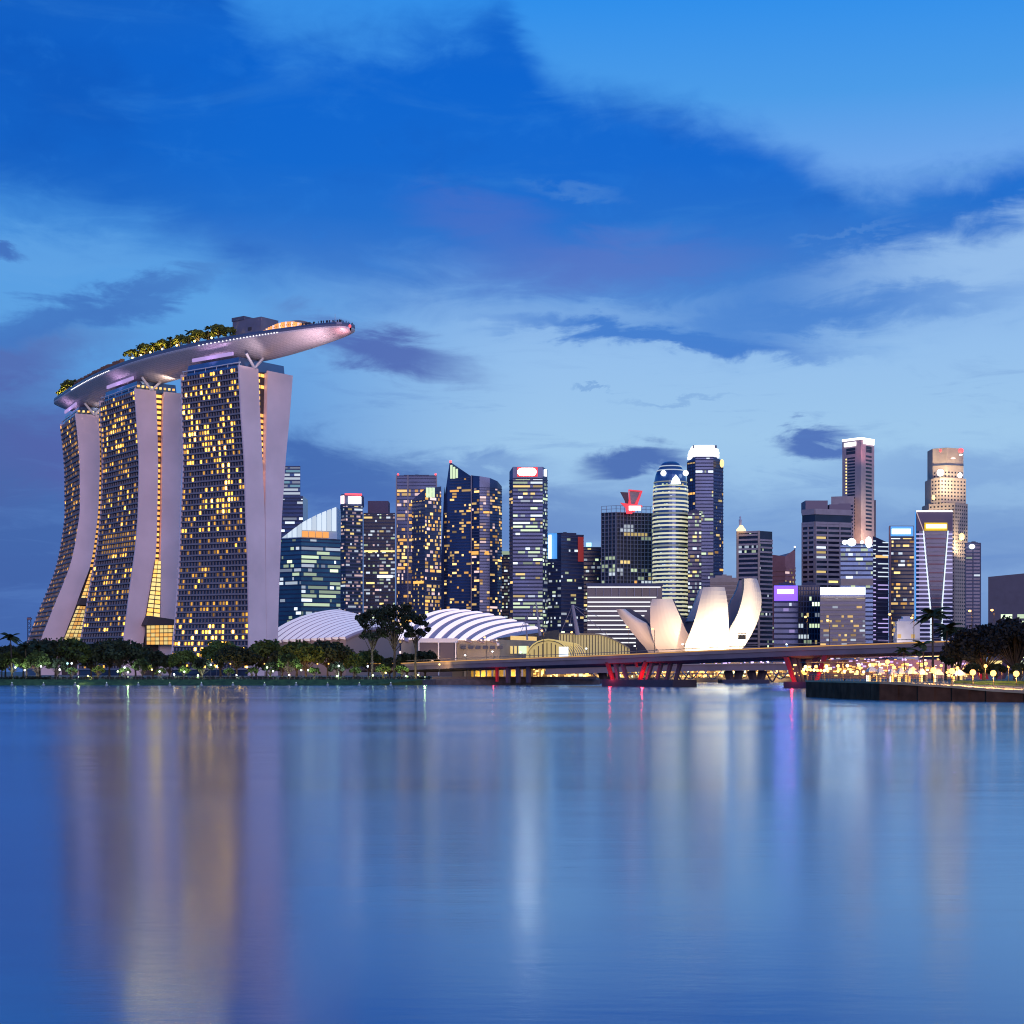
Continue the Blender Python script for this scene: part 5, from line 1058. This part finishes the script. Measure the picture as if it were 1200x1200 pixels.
def make_tree(name, label, cat, h, spread, trunk, seed, leafm, group, nclump=26, nl=95, size=.6, shape='dome', r0=.35):
    rn = random.Random(seed); root = thing(name, label, cat, (0,0,0), group); tk = MB(); cw = MB()
    th = h*trunk; tk.tube([(0,0,-.4), (rn.uniform(-.2,.2), 0, th*.5), (rn.uniform(-.4,.4), 0, th), (0,0,h*.8)], [r0*1.3, r0, r0*.8, r0*.25], 8)
    for i in range(nclump):
        a = i*2.4+rn.uniform(-.4,.4); f = sqrt((i+.5)/nclump)
        if shape == 'dome': rad = spread*f*rn.uniform(.8,1.08); z = th+(h-th)*(.30+.62*sqrt(max(0,1-f*f)))*rn.uniform(.82,1.05)-(h*.05)
        elif shape == 'column': z = th+(h-th)*(i+.5)/nclump; rad = spread*rn.uniform(.2,1)*sin(pi*min(.95,.15+.8*(i+.5)/nclump))
        else: z = th+(h-th)*rn.uniform(.15,.95); rad = spread*rn.uniform(.3,1.05)
        c = Vector((rad*cos(a), rad*sin(a), z)); cr_ = spread*rn.uniform(.26,.42)*(1 if shape != 'sparse' else .8)
        leafball(cw, c, cr_, nl, size, rn)
        st = Vector((0,0,th*rn.uniform(.7,1))); tk.tube([st, st.lerp(c, .5)+Vector((0,0,-.3)), c], [r0*.45, r0*.25, r0*.08], 5)
    tk.build('trunk', bark, root); cw.build('crown', leafm, root)
    return root
def make_palm(name, label, h, seed, group, nf=16, L=4.2, lean=.6):
    rn = random.Random(seed); root = thing(name, label, 'palm', (0,0,0), group); tk = MB(); tk.tube([(0,0,-.4), (lean*.2,0,h*.4), (lean*.6,.1,h*.75), (lean,.1,h)], [.28,.22,.18,.15], 8); tk.build('trunk', bark, root)
    cw = MB(); top = Vector((lean,.1,h))
    for i in range(nf):
        a = 2*pi*i*1.0/nf+rn.uniform(-.2,.2); el_ = rn.uniform(-.1,1.1); Lf = L*rn.uniform(.8,1.1); pts = []
        for t in np.linspace(0, 1, 9): rr_ = Lf*t; z = Lf*(sin(el_)*t-.62*t*t); pts.append(top+Vector((rr_*cos(a)*cos(el_*.6), rr_*sin(a)*cos(el_*.6), z)))
        cw.tube(pts, [.05]*8+[.01], 3)
        for k in range(1, 9):
            d_ = (pts[k]-pts[k-1]).normalized(); sd_ = d_.cross(Vector((0,0,1))).normalized()
            for m_ in range(3):
                p = pts[k-1].lerp(pts[k], m_/3)
                for sg in (-1, 1):
                    l_ = .95*sin(pi*min(.97,(k+m_/3)/9.5+.1))*L/4.2; e = p+sd_*sg*l_+d_*l_*.5+Vector((0,0,-l_*.45)); w_ = d_*.24; cw.quad(p-w_, p+w_, e+w_*.3, e-w_*.3)
    cw.build('crown', folp, root); return root
GT = 'trees along the left bank'
protos = [make_tree('broadleaf_tree', 'x', 'tree', 13, 6.5, .30, 1, fol, GT), make_tree('broadleaf_tree', 'x', 'tree', 12, 5.5, .25, 2, fol, GT, 22), make_tree('rain_tree', 'x', 'tree', 14, 9.5, .38, 3, fold, GT, 34, 90, .65),
          make_tree('broadleaf_tree', 'x', 'tree', 10, 4.2, .2, 4, fold, GT, 18), make_tree('small_tree', 'x', 'tree', 7, 3.0, .28, 6, fol, GT, 14, 80, .45)]
tallp = [make_tree('tall_tree', 'x', 'tree', 27, 6.5, .50, 7, fold, None, 26, 80, .6, 'sparse', .45), make_tree('tall_tree', 'x', 'tree', 24, 5.5, .60, 8, fold, None, 20, 85, .6, 'sparse', .4)]
palmp = [make_palm('palm_tree', 'x', 13, 1, None), make_palm('palm_tree', 'x', 10, 2, None, 14, 3.8, -.4)]
used = set()
def place(proto, loc, label, rz=0, sc=1, **k):
    if proto.name not in used:
        used.add(proto.name); proto.location = loc; proto.rotation_euler = (0,0,rz); proto.scale = (sc,)*3; proto['label'] = label; o = proto
    else: o = copy_thing(proto, loc, label, rz, sc)
    if 'group' in k:
        if k['group']: o['group'] = k['group']
        elif 'group' in o: del o['group']
    return o
rn = random.Random(77)
# (photo column, distance, proto, height px at that distance)
bank = []
x = -14
while x < 500:
    bank.append((x+rn.uniform(-3,3), 640+rn.uniform(0,25), rn.choice([0,1,2,3,2]), rn.uniform(.85,1.38))); x += rn.uniform(15,22)
n_back = len(bank)
x = -6
while x < 490:
    bank.append((x+rn.uniform(-3,3), 612+rn.uniform(0,8), rn.choice([4,4,3,1]), rn.uniform(.62,.9))); x += rn.uniform(19,30)
back_i = front_i = 0
def zone(x): 
    for lim, t in ((75,'left of the farthest hotel tower'),(165,'below the two farther hotel towers'),(215,'below the middle hotel tower slot'),(320,'below the nearest hotel tower'),(430,'below the pale ribbed shell roof'),(9999,'left of the road bridge end')):
        if x < lim: return t
cnt = {}
KN = {0:'round-crowned green tree', 1:'broad green tree', 2:'wide dark spreading tree', 3:'dense dark tree', 4:'small light green tree'}
for i, (x, Y, k, s) in enumerate(sorted(bank, key=lambda b: b[0])):
    row = 'back' if Y > 630 else 'front'; key = (k, row); cnt[key] = cnt.get(key, 0)+1
    lab = '%s in the %s row, %s, the %s such from the left edge' % (KN[k], row, zone(x), ordw(cnt[key]-1))
    lab = ' '.join(lab.split()[:20])
    if len(lab.split()) > 16: lab = '%s in the %s row, %s such from the left' % (KN[k], row, ordw(cnt[key]-1))
    place(protos[k], (XX(x,Y), Y, 2.2), lab, rn.uniform(0,6.28), min(s, 1.08 if k == 2 else 1.25) if x > 40 else min(s, .95))
for x, Y, k, s, lab in ((436,618,0,1.0,'tall sparse dark tree, leftmost of the three standing before the convention hall'),(462,622,0,1.06,'tall sparse dark tree, middle of the three before the convention hall'),(487,616,1,1.0,'tall sparse dark tree, rightmost of three before the convention hall')):
    place(tallp[k], (XX(x,Y), Y, 2.2), lab, rn.uniform(0,6.28), s, group='tall trees before the convention hall')
for x, Y, k, s, lab in ((14,612,0,1.22,'tall palm with drooping fronds at the far left of the bank'),(31,616,1,1.2,'shorter palm, second from the left edge'),(45,622,1,1.2,'palm just left of the foot of the farthest hotel tower'),(2,650,1,.95,'low palm cut off by the left edge of the view')):
    place(palmp[k], (XX(x,Y), Y, 2.2), lab, rn.uniform(0,6.28), s, group='palms at the left end of the bank')
# hedge and scrub on the bank
q = MB(); rh = random.Random(5)
for i in range(420):
    x = -20+525*rh.random(); Y = 606+rh.random()*6; leafball(q, (XX(x,Y), Y, 2.3+rh.random()*.5), rh.uniform(.5,1.3), 26, .3, rh)
tag(q.build('undergrowth', fold), 'dark low shrubs massed along the top of the grass bank', 'shrubs', kind='stuff')
# lamps among the trees
lampm = mat('lamp_post_grey', (.12,.12,.13), .5)
def bank_lamp(x, Y, h, key, power, lab, s_=4, r_=.35, group='lamps among the trees on the left bank', base=2.3, glow=True):
    root = thing('park_lamp', lab, 'lamp', (XX(x,Y), Y, base), group); c = Vector((XX(x,Y), Y, base))
    q = MB(); q.tube([c-Vector((0,0,.3)), c+Vector((0,0,h))], [.09,.06], 6); q.build('pole', lampm, root)
    q = MB(); q.ball((c.x, c.y, c.z+h+r_*.7), r_, 8); q.build('globe', em(key, s_, True), root)
    if power: cc = PAL[key]; spot((c.x, c.y+.6, c.z+max(1,h)), (c.x, c.y+16, c.z+4.0), power*5, cc, 150, .3, root, 'lamp_beam')
    return root
lk_ = [(18,611,4,'G',260),(29,611,3,'N',220),(48,611,4.4,'C',260),(70,610,3.2,'N',220),(79,610,5.5,'T',160),(84,609,5.5,'C',300),(103,610,.8,'Y',600),(138,610,2.5,'G',200),(146,611,4,'C',200),(150,610,2.2,'C',240),(178,612,3.2,'Y',200),(187,611,2.5,'C',260),(204,609,1.4,'N',220),(216,611,2.4,'G',300),(232,610,1,'G',420),(247,611,5,'C',200),(254,610,4.4,'T',200),(277,611,1,'N',200),(313,610,4,'G',200),(320,611,2.6,'G',460),(339,611,1.2,'P',200),(353,611,3,'G',420),(361,610,3,'G',300),(397,611,4.6,'C',260),(395,609,.7,'G',200),(431,610,4.4,'C',300),(437,611,1,'G',340),(452,612,2,'Y',200),(476,610,.8,'G',420),(490,612,1.2,'Y',300)]
for i, (x, Y, h, k, p_) in enumerate(lk_):
    bank_lamp(x, Y-3, h, k, p_*1.5, '%s lamp on the left bank, %s from the left picture edge' % ({'G':'greenish','N':'white','C':'cool white','T':'pale teal','Y':'yellow','P':'pinkish'}[k]+(' ground' if h < 1.6 else ' post'), ordw(i)))
for i, x in enumerate((270,310,330,352,372,385,402)):   # warm light patches deep between the trunks
    bank_lamp(x, 628, 5.5, 'A', 500, 'orange lamp glowing deep between the trunks, %s of seven from the left' % ordw(i), 2, .3, 'orange lamps behind the trees')
q = MB()
for i in range(70): x = 60+6.2*i; q.box(XX(x,604)-.05, XX(x,604)+.05, 603.95, 604.05, 2.0, 3.1)
q.box(XX(60,604), XX(490,604), 603.97, 604.03, 3.0, 3.1); q.box(XX(60,604), XX(490,604), 603.97, 604.03, 2.5, 2.56)
tag(q.build('bank_railing', mat('railing', (.20,.18,.17), .5)), 'thin metal railing along the waterside edge of the left bank', 'railing')
for i in range(13):     # glowing dots on small floats draw the short light reflections along the waterline
    x = 14+37*i; b_ = thing('reflection_float', 'glowing dot drawing a light reflection on the water by the left bank, %s from the left' % ordw(i), 'reflection dot', (XX(x,588), 588, 0), 'reflection dots along the left waterline')
    q = MB(); q.lathe((XX(x,588), 588, 0), [(.5,-.3),(.6,.1),(.3,.5),(.12,.9)], 8); q.build('float', mat('float_grey', (.3,.3,.3)), b_); q = MB(); q.ball((XX(x,588), 588, 1.05), .13, 6); q.build('lamp', em('G' if i % 3 else 'C', 1.5), b_)
for x, tx, p_, lab in ((92,104,9000,'low yellow-green lawn light by the lit patch of grass, left'),(150,150,4000,'low lawn light by the second lit patch of grass'),(498,500,6000,'low lawn light at the right tip of the grass bank')):
    r_ = thing('lawn_light', lab, 'lamp', (XX(x,602.5), 602.5, 2.0)); q = MB(); q.tube([(XX(x,602.5),602.5,1.8),(XX(x,602.5),602.5,2.9)], .07, 6); q.build('pole', lampm, r_)
    q = MB(); q.ball((XX(x,602.5),602.5,3.0), .16, 8); q.build('head', em('G', 3), r_); spot((XX(x,602.5),602.3,3.1), (XX(tx,598),597.5,.8), p_*.12, (.75,1,.3), 80, .3, r_)
# ------------------------------------------------------------------ rooftop garden trees on the sky park
tp = [make_tree('rooftop_tree', 'x', 'tree', 8.5, 3.6, .3, 31, foliage('roof_leaves', (.10,.12,.03)), None, 14, 70, .5, 'dome', .2), make_palm('rooftop_palm', 'x', 7.5, 5, None, 12, 2.8, .3)]
ts = [.03,.05,.07,.09,.11,.125,.14,.155,.17,.185,.20,.215,.23]+[.475+.0105*i for i in range(22)]
for i, t in enumerate(ts):
    w_ = hull_at(t)[2]; p_ = on_deck(t, w_*(.72 if i % 2 else .5)); sm_ = (.7 if t < .06 else 1.15 if t < .24 else 1.2)*rn.uniform(.85,1.15)
    place(tp[1] if i % 4 == 3 and t > .3 else tp[0], p_, '%s in the lit rooftop garden, %s from the left end' % ('small palm' if i % 4 == 3 and t > .3 else 'small bushy tree', ordw(i)), rn.uniform(0,6.28), sm_, group='trees of the rooftop garden')
for i, t in enumerate((.06,.10,.135,.165,.20,.485,.51,.535,.565,.60,.64,.675)):
    w_ = hull_at(t)[2]; p_ = on_deck(t, w_*.8); r_ = thing('garden_lamp', 'glowing warm garden lamp among the rooftop trees, %s from the left' % ordw(i), 'lamp', p_, 'warm lamps of the rooftop garden')
    q = MB(); q.tube([p_, p_+Vector((0,0,2.4))], .08, 5); q.build('pole', lampm, r_); q = MB(); q.ball(tuple(p_+Vector((0,0,3.0))), .65, 8); q.build('globe', em('Y', 3.5, True), r_); point(tuple(p_+Vector((0,-1.0,3.2))), 4200, (1,.68,.16), .4, r_)
# ------------------------------------------------------------------ the right-hand promenade
wl = [(945,322,3.3),(985,302,3.3),(1030,284,3.25),(1075,278,2.9),(1115,274,2.6),(1155,270,2.1),(1200,266,1.75),(1260,258,1.6),(1340,245,1.6)]
wp = [Vector((XX(px,Y), Y)) for px, Y, z in wl]
q = MB()
for i in range(len(wl)-1):
    a, b = wp[i], wp[i+1]; za, zb = wl[i][2], wl[i+1][2]
    A2, B2 = a+Vector((1,1))*.0+Vector((.0,.6)), b+Vector((0,.6))
    q.quad((*A2,za-.05), (*B2,zb-.05), (b.x+6, b.y+26, 3.0), (a.x+6, a.y+26, 3.0), 0)
    q.quad((a.x+6,a.y+26,3.0), (b.x+6,b.y+26,3.0), (b.x+95+i*35, 765, 2.65), (a.x+95+i*2, 765, 2.65), 0)
a = wp[0]; q.quad((a.x, a.y+.6, -1), (a.x, a.y+.6, 3.25), (a.x+6, a.y+26, 3.0), (a.x+6, a.y+26, -1), 1); q.quad((a.x+6,a.y+26,-1), (a.x+6,a.y+26,3.0), (a.x+95,765,2.65), (a.x+95,765,-1), 1)
struct('promenade', q, [soil, darkcon])
wall = thing('sea_wall', 'dark concrete sea wall with vertical panels curving along the right promenade', 'sea wall', (wp[0].x, wp[0].y, 0))
swm = mat('sea_wall_concrete', (.12,.055,.03), .9, spec=.1, nz=.4, nscale=.4)
for i in range(len(wl)-1):
    a, b = wp[i], wp[i+1]; za, zb = wl[i][2], wl[i+1][2]; n_ = max(2, int((b-a).length/3.4)) if i < 7 else 3
    for k in range(n_):
        u0, u1 = k/n_, (k+1)/n_-.012; A = a.lerp(b, u0); B = a.lerp(b, u1); z0_, z1_ = za+(zb-za)*u0, za+(zb-za)*u1; o_ = .0 if k % 2 else .35
        q = MB(); q.hexa([(A.x, A.y-o_, -1), (B.x, B.y-o_, -1), (B.x, B.y+.6, -1), (A.x, A.y+.6, -1), (A.x, A.y-o_, z0_-.35), (B.x, B.y-o_, z1_-.35), (B.x, B.y+.6, z1_-.35), (A.x, A.y+.6, z0_-.35)]); q.build('wall_panel', swm, wall)
q = MB(); q.loft([[(p.x,p.y-.35,w[2]-.35), (p.x,p.y-.35,w[2]), (p.x,p.y+.9,w[2]), (p.x,p.y+.9,w[2]-.35)] for p, w in zip(wp, wl)]); q.build('coping', mat('coping', (.5,.36,.2), .8, nz=.15), wall)  # pale warm coping tone carries the promenade lamps' light
rail = thing('promenade_railing', 'thin bronze railing on top of the sea wall', 'railing', (wp[0].x, wp[0].y, 3.3)); rlm = mat('rail_bronze', (.30,.20,.10), .5)
for h in (1.1, .75, .4): q = MB(); q.tube([(p.x, p.y+.3, w[2]+h) for p, w in zip(wp, wl)], .03 if h < 1 else .05, 4); q.build('rail', rlm, rail)
npost = 0
for i in range(7):
    a, b = wp[i], wp[i+1]; n_ = int((b-a).length/1.6)
    for k in range(n_):
        if npost >= 99: break
        npost += 1; p = a.lerp(b, k/n_); z = wl[i][2]+(wl[i+1][2]-wl[i][2])*k/n_; q = MB(); q.tube([(p.x,p.y+.3,z), (p.x,p.y+.3,z+1.1)], .035, 4); q.build('post', rlm, rail)
q = MB(); 
ga = [(1118,292),(1160,285),(1230,280),(1230,300),(1130,312)]; q.prism([(XX(x,Y),Y) for x, Y in ga], 2.2, 3.35); struct('lawn', q, grass)
# globe lamps on posts
def pr_lamp(x, y, Y, lab, r_=.42, p_=420, key='A', base=2.9, s_=7, group='globe lamps along the right promenade', name='promenade_lamp'):
    t_ = P(x, y, Y); root = thing(name, lab, 'lamp', (t_.x, Y, base), group); q = MB(); q.tube([(t_.x, Y, base-.3), (t_.x, Y, t_.z-r_*.6)], [.10,.06], 6); q.build('pole', mat('lamp_post_warm', (.10,.07,.04), .5), root)
    q = MB(); q.ball(tuple(t_), r_, 10); q.build('globe', em(key, s_, True), root); q = MB(); q.lathe((t_.x, Y, t_.z+r_*.8), [(r_*.5,0),(r_*.25,r_*.35)], 8); q.build('cap', lampm, root)
    if p_: spot((t_.x, Y, t_.z-r_-.1), (t_.x, Y+3.5, base), p_*4.5, (1,.56,.17), 165, .3, root, 'lamp_beam'); spot((t_.x, Y+r_+.1, t_.z), (t_.x, Y+20, t_.z-2), p_*.8, (1,.58,.20), 150, .3, root, 'lamp_beam')
    return root
for i, (x, y) in enumerate(((1094,785.5),(1115.5,786.5),(1140,788),(1164,789),(1191,789.5))): pr_lamp(x, y, 281-i*2.5, 'bright globe lamp on the promenade, %s from the palms towards the right edge' % ordw(i), .52, 1500, 'A', s_=4)
for i, (x, y) in enumerate(((1070,784),(1047.5,782),(1122,783),(1085,777.5),(1155,780.5))): pr_lamp(x, y, 305+i, 'smaller orange globe lamp standing further back on the promenade, %s of five from the left' % ordw([1,0,3,2,4][i]), .34, 500, 'A', s_=4, group='smaller lamps further back on the promenade')
for i, (x, y) in enumerate(((1008,783),(1022,779),(1058,786),(1064,779),(1103,780),(1110,788),(1130,784),(1148,786),(1174,785),(1182,781),(1198,784))):
    pr_lamp(x, y, 322+i*3, 'small distant amber lamp between the promenade tents and trees, %s from the left' % ordw(i), .30, 260, 'A', s_=3.5, group='small amber lamps behind the promenade')
pr_lamp(1040, 775.5, 296, 'taller single post lamp where the promenade bends', .4, 700, 'A', s_=4, group=None)
st = thing('festoon_pavilion', 'low pavilion at the promenade tip strung with two rows of glowing bulbs', 'pavilion', (XX(985,335), 335, 2.9))
q = MB(); q.box(XX(944,335), XX(1030,335), 335, 342, ZZ(776.5,335), ZZ(775.5,335)); q.build('roof', mat('pavilion_roof', (.10,.07,.06), .7), st)
for x in (946,966,988,1008,1028): q = MB(); q.tube([P(x,797,335.4), P(x,776,335.4)], .10, 6); q.build('post', mat('lamp_post_warm', (.3,.2,.1)), st)
rb = random.Random(9)
for i in range(8): x = 944+i*12.5+rb.uniform(-1,1); q = MB(); q.ball(tuple(P(x, 781.5-.35*i, 333)), .34, 8); q.build('bulb', em('A' if i % 2 else 'Y', 5, True), st)
for i in range(13): x = 942+i*(4 if i < 8 else 7.5)-(0 if i < 8 else 28-8)+0; q = MB(); q.ball(tuple(P(x, 784.5+.25*i, 331.5)), .30, 8); q.build('bulb', em('A' if i % 3 else 'Y', 5), st)
for x in (955,985,1015): spot(tuple(P(x,779,334)), tuple(P(x,796,337)), 2500, (1,.6,.2), 150, .4, st, 'lamp_beam')
# kiosk and café stalls behind the railing
rs = random.Random(13)
for i, (x0, x1, y0) in enumerate(((1018,1029,786),(1030,1037,788),(1044,1052,789),(1054,1061,788.5),(1064,1075,788),(1078,1087,789),(1098,1106,789.5),(1120,1132,790))):
    Y = 318-i*1.5; r_ = thing('market_tent', '%s tent with a lit white front, %s of eight from the promenade tip' % (('small','narrow','low','white','wide','open','pale','long')[i], ordw(i)), 'tent', (XX((x0+x1)/2,Y), Y+1.5, 2.9), 'lit tents behind the promenade railing')
    a, b = XX(x0,Y), XX(x1,Y); zt = ZZ(y0,Y); q = MB(); q.prism([(a,Y),(b,Y),(b,Y+3),(a,Y+3)], zt-.25, zt); q.loft([[(a,Y,zt),(b,Y,zt),(b,Y+3,zt),(a,Y+3,zt)], [((a+b)/2-.2,Y+1.4,zt+.9),((a+b)/2+.2,Y+1.4,zt+.9),((a+b)/2+.2,Y+1.6,zt+.9),((a+b)/2-.2,Y+1.6,zt+.9)]]); q.build('roof', mat('tent_white', (.65,.6,.55), .8), r_)
    for xx in (a+.1, b-.1): q = MB(); q.box(xx-.06, xx+.06, Y, Y+.12, 2.8, zt-.25); q.build('post', lampm, r_)
    for k in range(rs.randint(2,4)): u = rs.random()*.8; q = MB(); q.box(a+(b-a)*u, a+(b-a)*min(1,u+rs.uniform(.1,.25)), Y+2.4, Y+2.7, 2.9, 2.9+rs.uniform(.9,1.6)); q.build('lit_panel', em(rs.choice('NWAAY'), rs.choice([.8,1.5,2.4])), r_)
# purple-lit long pavilion roofs under the bridge, right
pr = thing('lit_pavilion', 'long pavilion with warm eaves light and violet glow under the right end of the bridge', 'pavilion', (XX(1060,480), 480, 2.9))
q = MB(); q.box(XX(945,500), XX(1150,500), 500, 515, 2.7, ZZ(773,500)); q.build('wall', mat('pav_wall', (.20,.13,.16), .8), pr)
for x0, x1 in ((1058,1074),(1079,1128)): q = MB(); q.box(XX(x0,499), XX(x1,499), 498.5, 499, ZZ(769.5,499), ZZ(767.8,499)); q.build('eaves_light', em('W', 2), pr)
for i in range(70):
    x = 960+rs.random()*190; y = 768+rs.random()*18; k_ = rs.choice('LLLPNWA'); c = P(x, y, 499.2); s_ = rs.uniform(.15,.5); q = MB(); q.box(c.x-s_, c.x+s_, 498.9, 499.95, c.z-s_*.6, c.z+s_*.6); q.build('violet_lamp' if k_ == 'L' else 'window', em(k_, rs.choice([1.0,1.8])), pr)
for i in range(90):
    x = 925+rs.random()*215; y = 778+rs.random()*15; c = P(x, y, 499.2); s_ = rs.uniform(.2,.6); q = MB(); q.box(c.x-s_, c.x+s_, 498.7, 499.97, c.z-s_*.6, c.z+s_*.6); q.build('lit_window', em(rs.choice('AAAWY'), rs.choice([1.2,2.0,3.2])), pr)
for x in (1040,1080,1120): spot(tuple(P(x,772,482)), tuple(P(x,790,499)), 3500, (1,.55,.18), 100, .6, pr)
for x in (1040,1080,1120): point(tuple(P(x,777,493)), 900, (.75,.4,1), .6, pr)
# palms and big trees at the right
for x, Y, k, s, lab in ((1093,372,0,1.18,'tallest palm, rising above the bridge deck on the right'),(1108,378,1,1.22,'palm just right of the tallest one by the bridge'),(1116,384,1,1.15,'palm third in the clump by the bridge, nearest the big trees'),(1060,345,1,.66,'short palm among the promenade lamps, left one'),(1078,340,1,.62,'short palm among the promenade lamps, right one'),(1083,350,1,.8,'middling palm between the promenade lamps and the bridge')):
    place(palmp[k], (XX(x,Y), Y, 2.9), lab, rn.uniform(0,6.28), s, group='palms by the right promenade')
place(protos[3], (XX(1123,380), 380, 2.9), 'slim dark tree beside the palms, left of the big crowns', 1, .95, group=None)
bigt = make_tree('rain_tree', 'huge dark round-crowned tree left of the last one on the right', 'tree', 15, 8.2, .20, 41, foliage('night_leaves', (.012,.014,.016)), 'huge dark trees at the right edge', 34, 130, .55, 'dome', .45)
bigt.location = (XX(1153,352), 352, 2.9); bigt.scale = (.86,)*3
copy_thing(bigt, (XX(1190,345), 345, 2.9), 'huge dark round-crowned tree cut by the right edge', 2.1, .92); copy_thing(bigt, (XX(1226,350), 350, 2.9), 'huge dark tree just beyond the right edge', 4, .9)
for x, Y, lab in ((1140,332,'low dark shrubby tree under the huge crowns, left'),(1168,330,'low dark shrubby tree under the huge crowns, middle'),(1196,327,'low dark shrubby tree under the huge crowns, right')):
    place(protos[3], (XX(x,Y), Y, 2.9), lab, rn.uniform(0,6), .42, group=None)
# street lamps on the bridge
def st_lamp(px, ytop, lab, key='A', s_=6, p_=350, off=1.2, r_=.40, group='street lamps on the road bridge'):
    u = bu(px); b_ = bp(u, off, bz(u)-.85); t_ = P(px, ytop, b_.y); root = thing('street_lamp', lab, 'street lamp', b_, group)
    q = MB(); q.tube([b_, Vector((b_.x, b_.y, t_.z-.3)), Vector((b_.x-.5, b_.y, t_.z))], [.12,.08,.06], 6); q.build('pole', mat('lamp_post_warm', (.3,.2,.1)), root)
    q = MB(); q.ball((b_.x-.6, b_.y-.1, t_.z), r_, 8, sz=.7); q.build('lamp_head', em(key, s_, True), root)
    if p_: spot((b_.x-.6, b_.y-.1, t_.z-r_-.1), (b_.x-.4, b_.y+2.5, b_.z), p_*2, PAL[key], 140, .3, root, 'lamp_beam')
SL = [(567,747,'A'),(634,739,'A'),(669,741,'A'),(734,735,'A'),(764,737,'A'),(943,723,'A'),(969,727,'A'),(1042,720,'A'),(1068,724,'A'),(1136,716,'A'),(1162,715,'A')]
for i, (x, y, k) in enumerate(SL): st_lamp(x, y, 'tall orange street lamp on the road bridge, %s from the left' % ordw(i), k)
for i, (x, y) in enumerate(((544,768),(576,763.5),(609,764.5),(686,760),(743,757),(799,755),(921,755))): st_lamp(x, y, 'short cool white lamp on the road bridge, %s from the left' % ordw(i), 'C', 6, 160, group='short white lamps on the road bridge', r_=.34)
bank_lamp(548, 622, 6.5, 'N', 900, 'dazzling white lamp on the quay under the left end of the bridge', 10, .55, None, 2.0)
bank_lamp(515, 622, 5.5, 'W', 300, 'dim warm lamp at the bridge abutment by the grass bank', 4, .35, None, 2.0)
u = bu(868.5); b_ = bp(u, .6, bz(u)); gs = thing('road_sign', 'small rectangular road sign board on posts above the bridge deck', 'road sign', b_)
a, b = P(865,749,b_.y), P(874,744,b_.y); q = MB(); q.box(a.x, b.x, b_.y, b_.y+.2, a.z, b.z); q.build('panel', mat('sign_dark', (.12,.10,.05), .6), gs); q = MB(); q.box(a.x-.2, b.x+.2, b_.y-.1, b_.y+.3, b.z+.35, b.z+.6); q.build('visor', lampm, gs)
for x in (a.x+.6, b.x-.6): q = MB(); q.tube([(x, b_.y+.1, bz(u)-.8), (x, b_.y+.1, a.z)], .08, 5); q.build('post', lampm, gs)
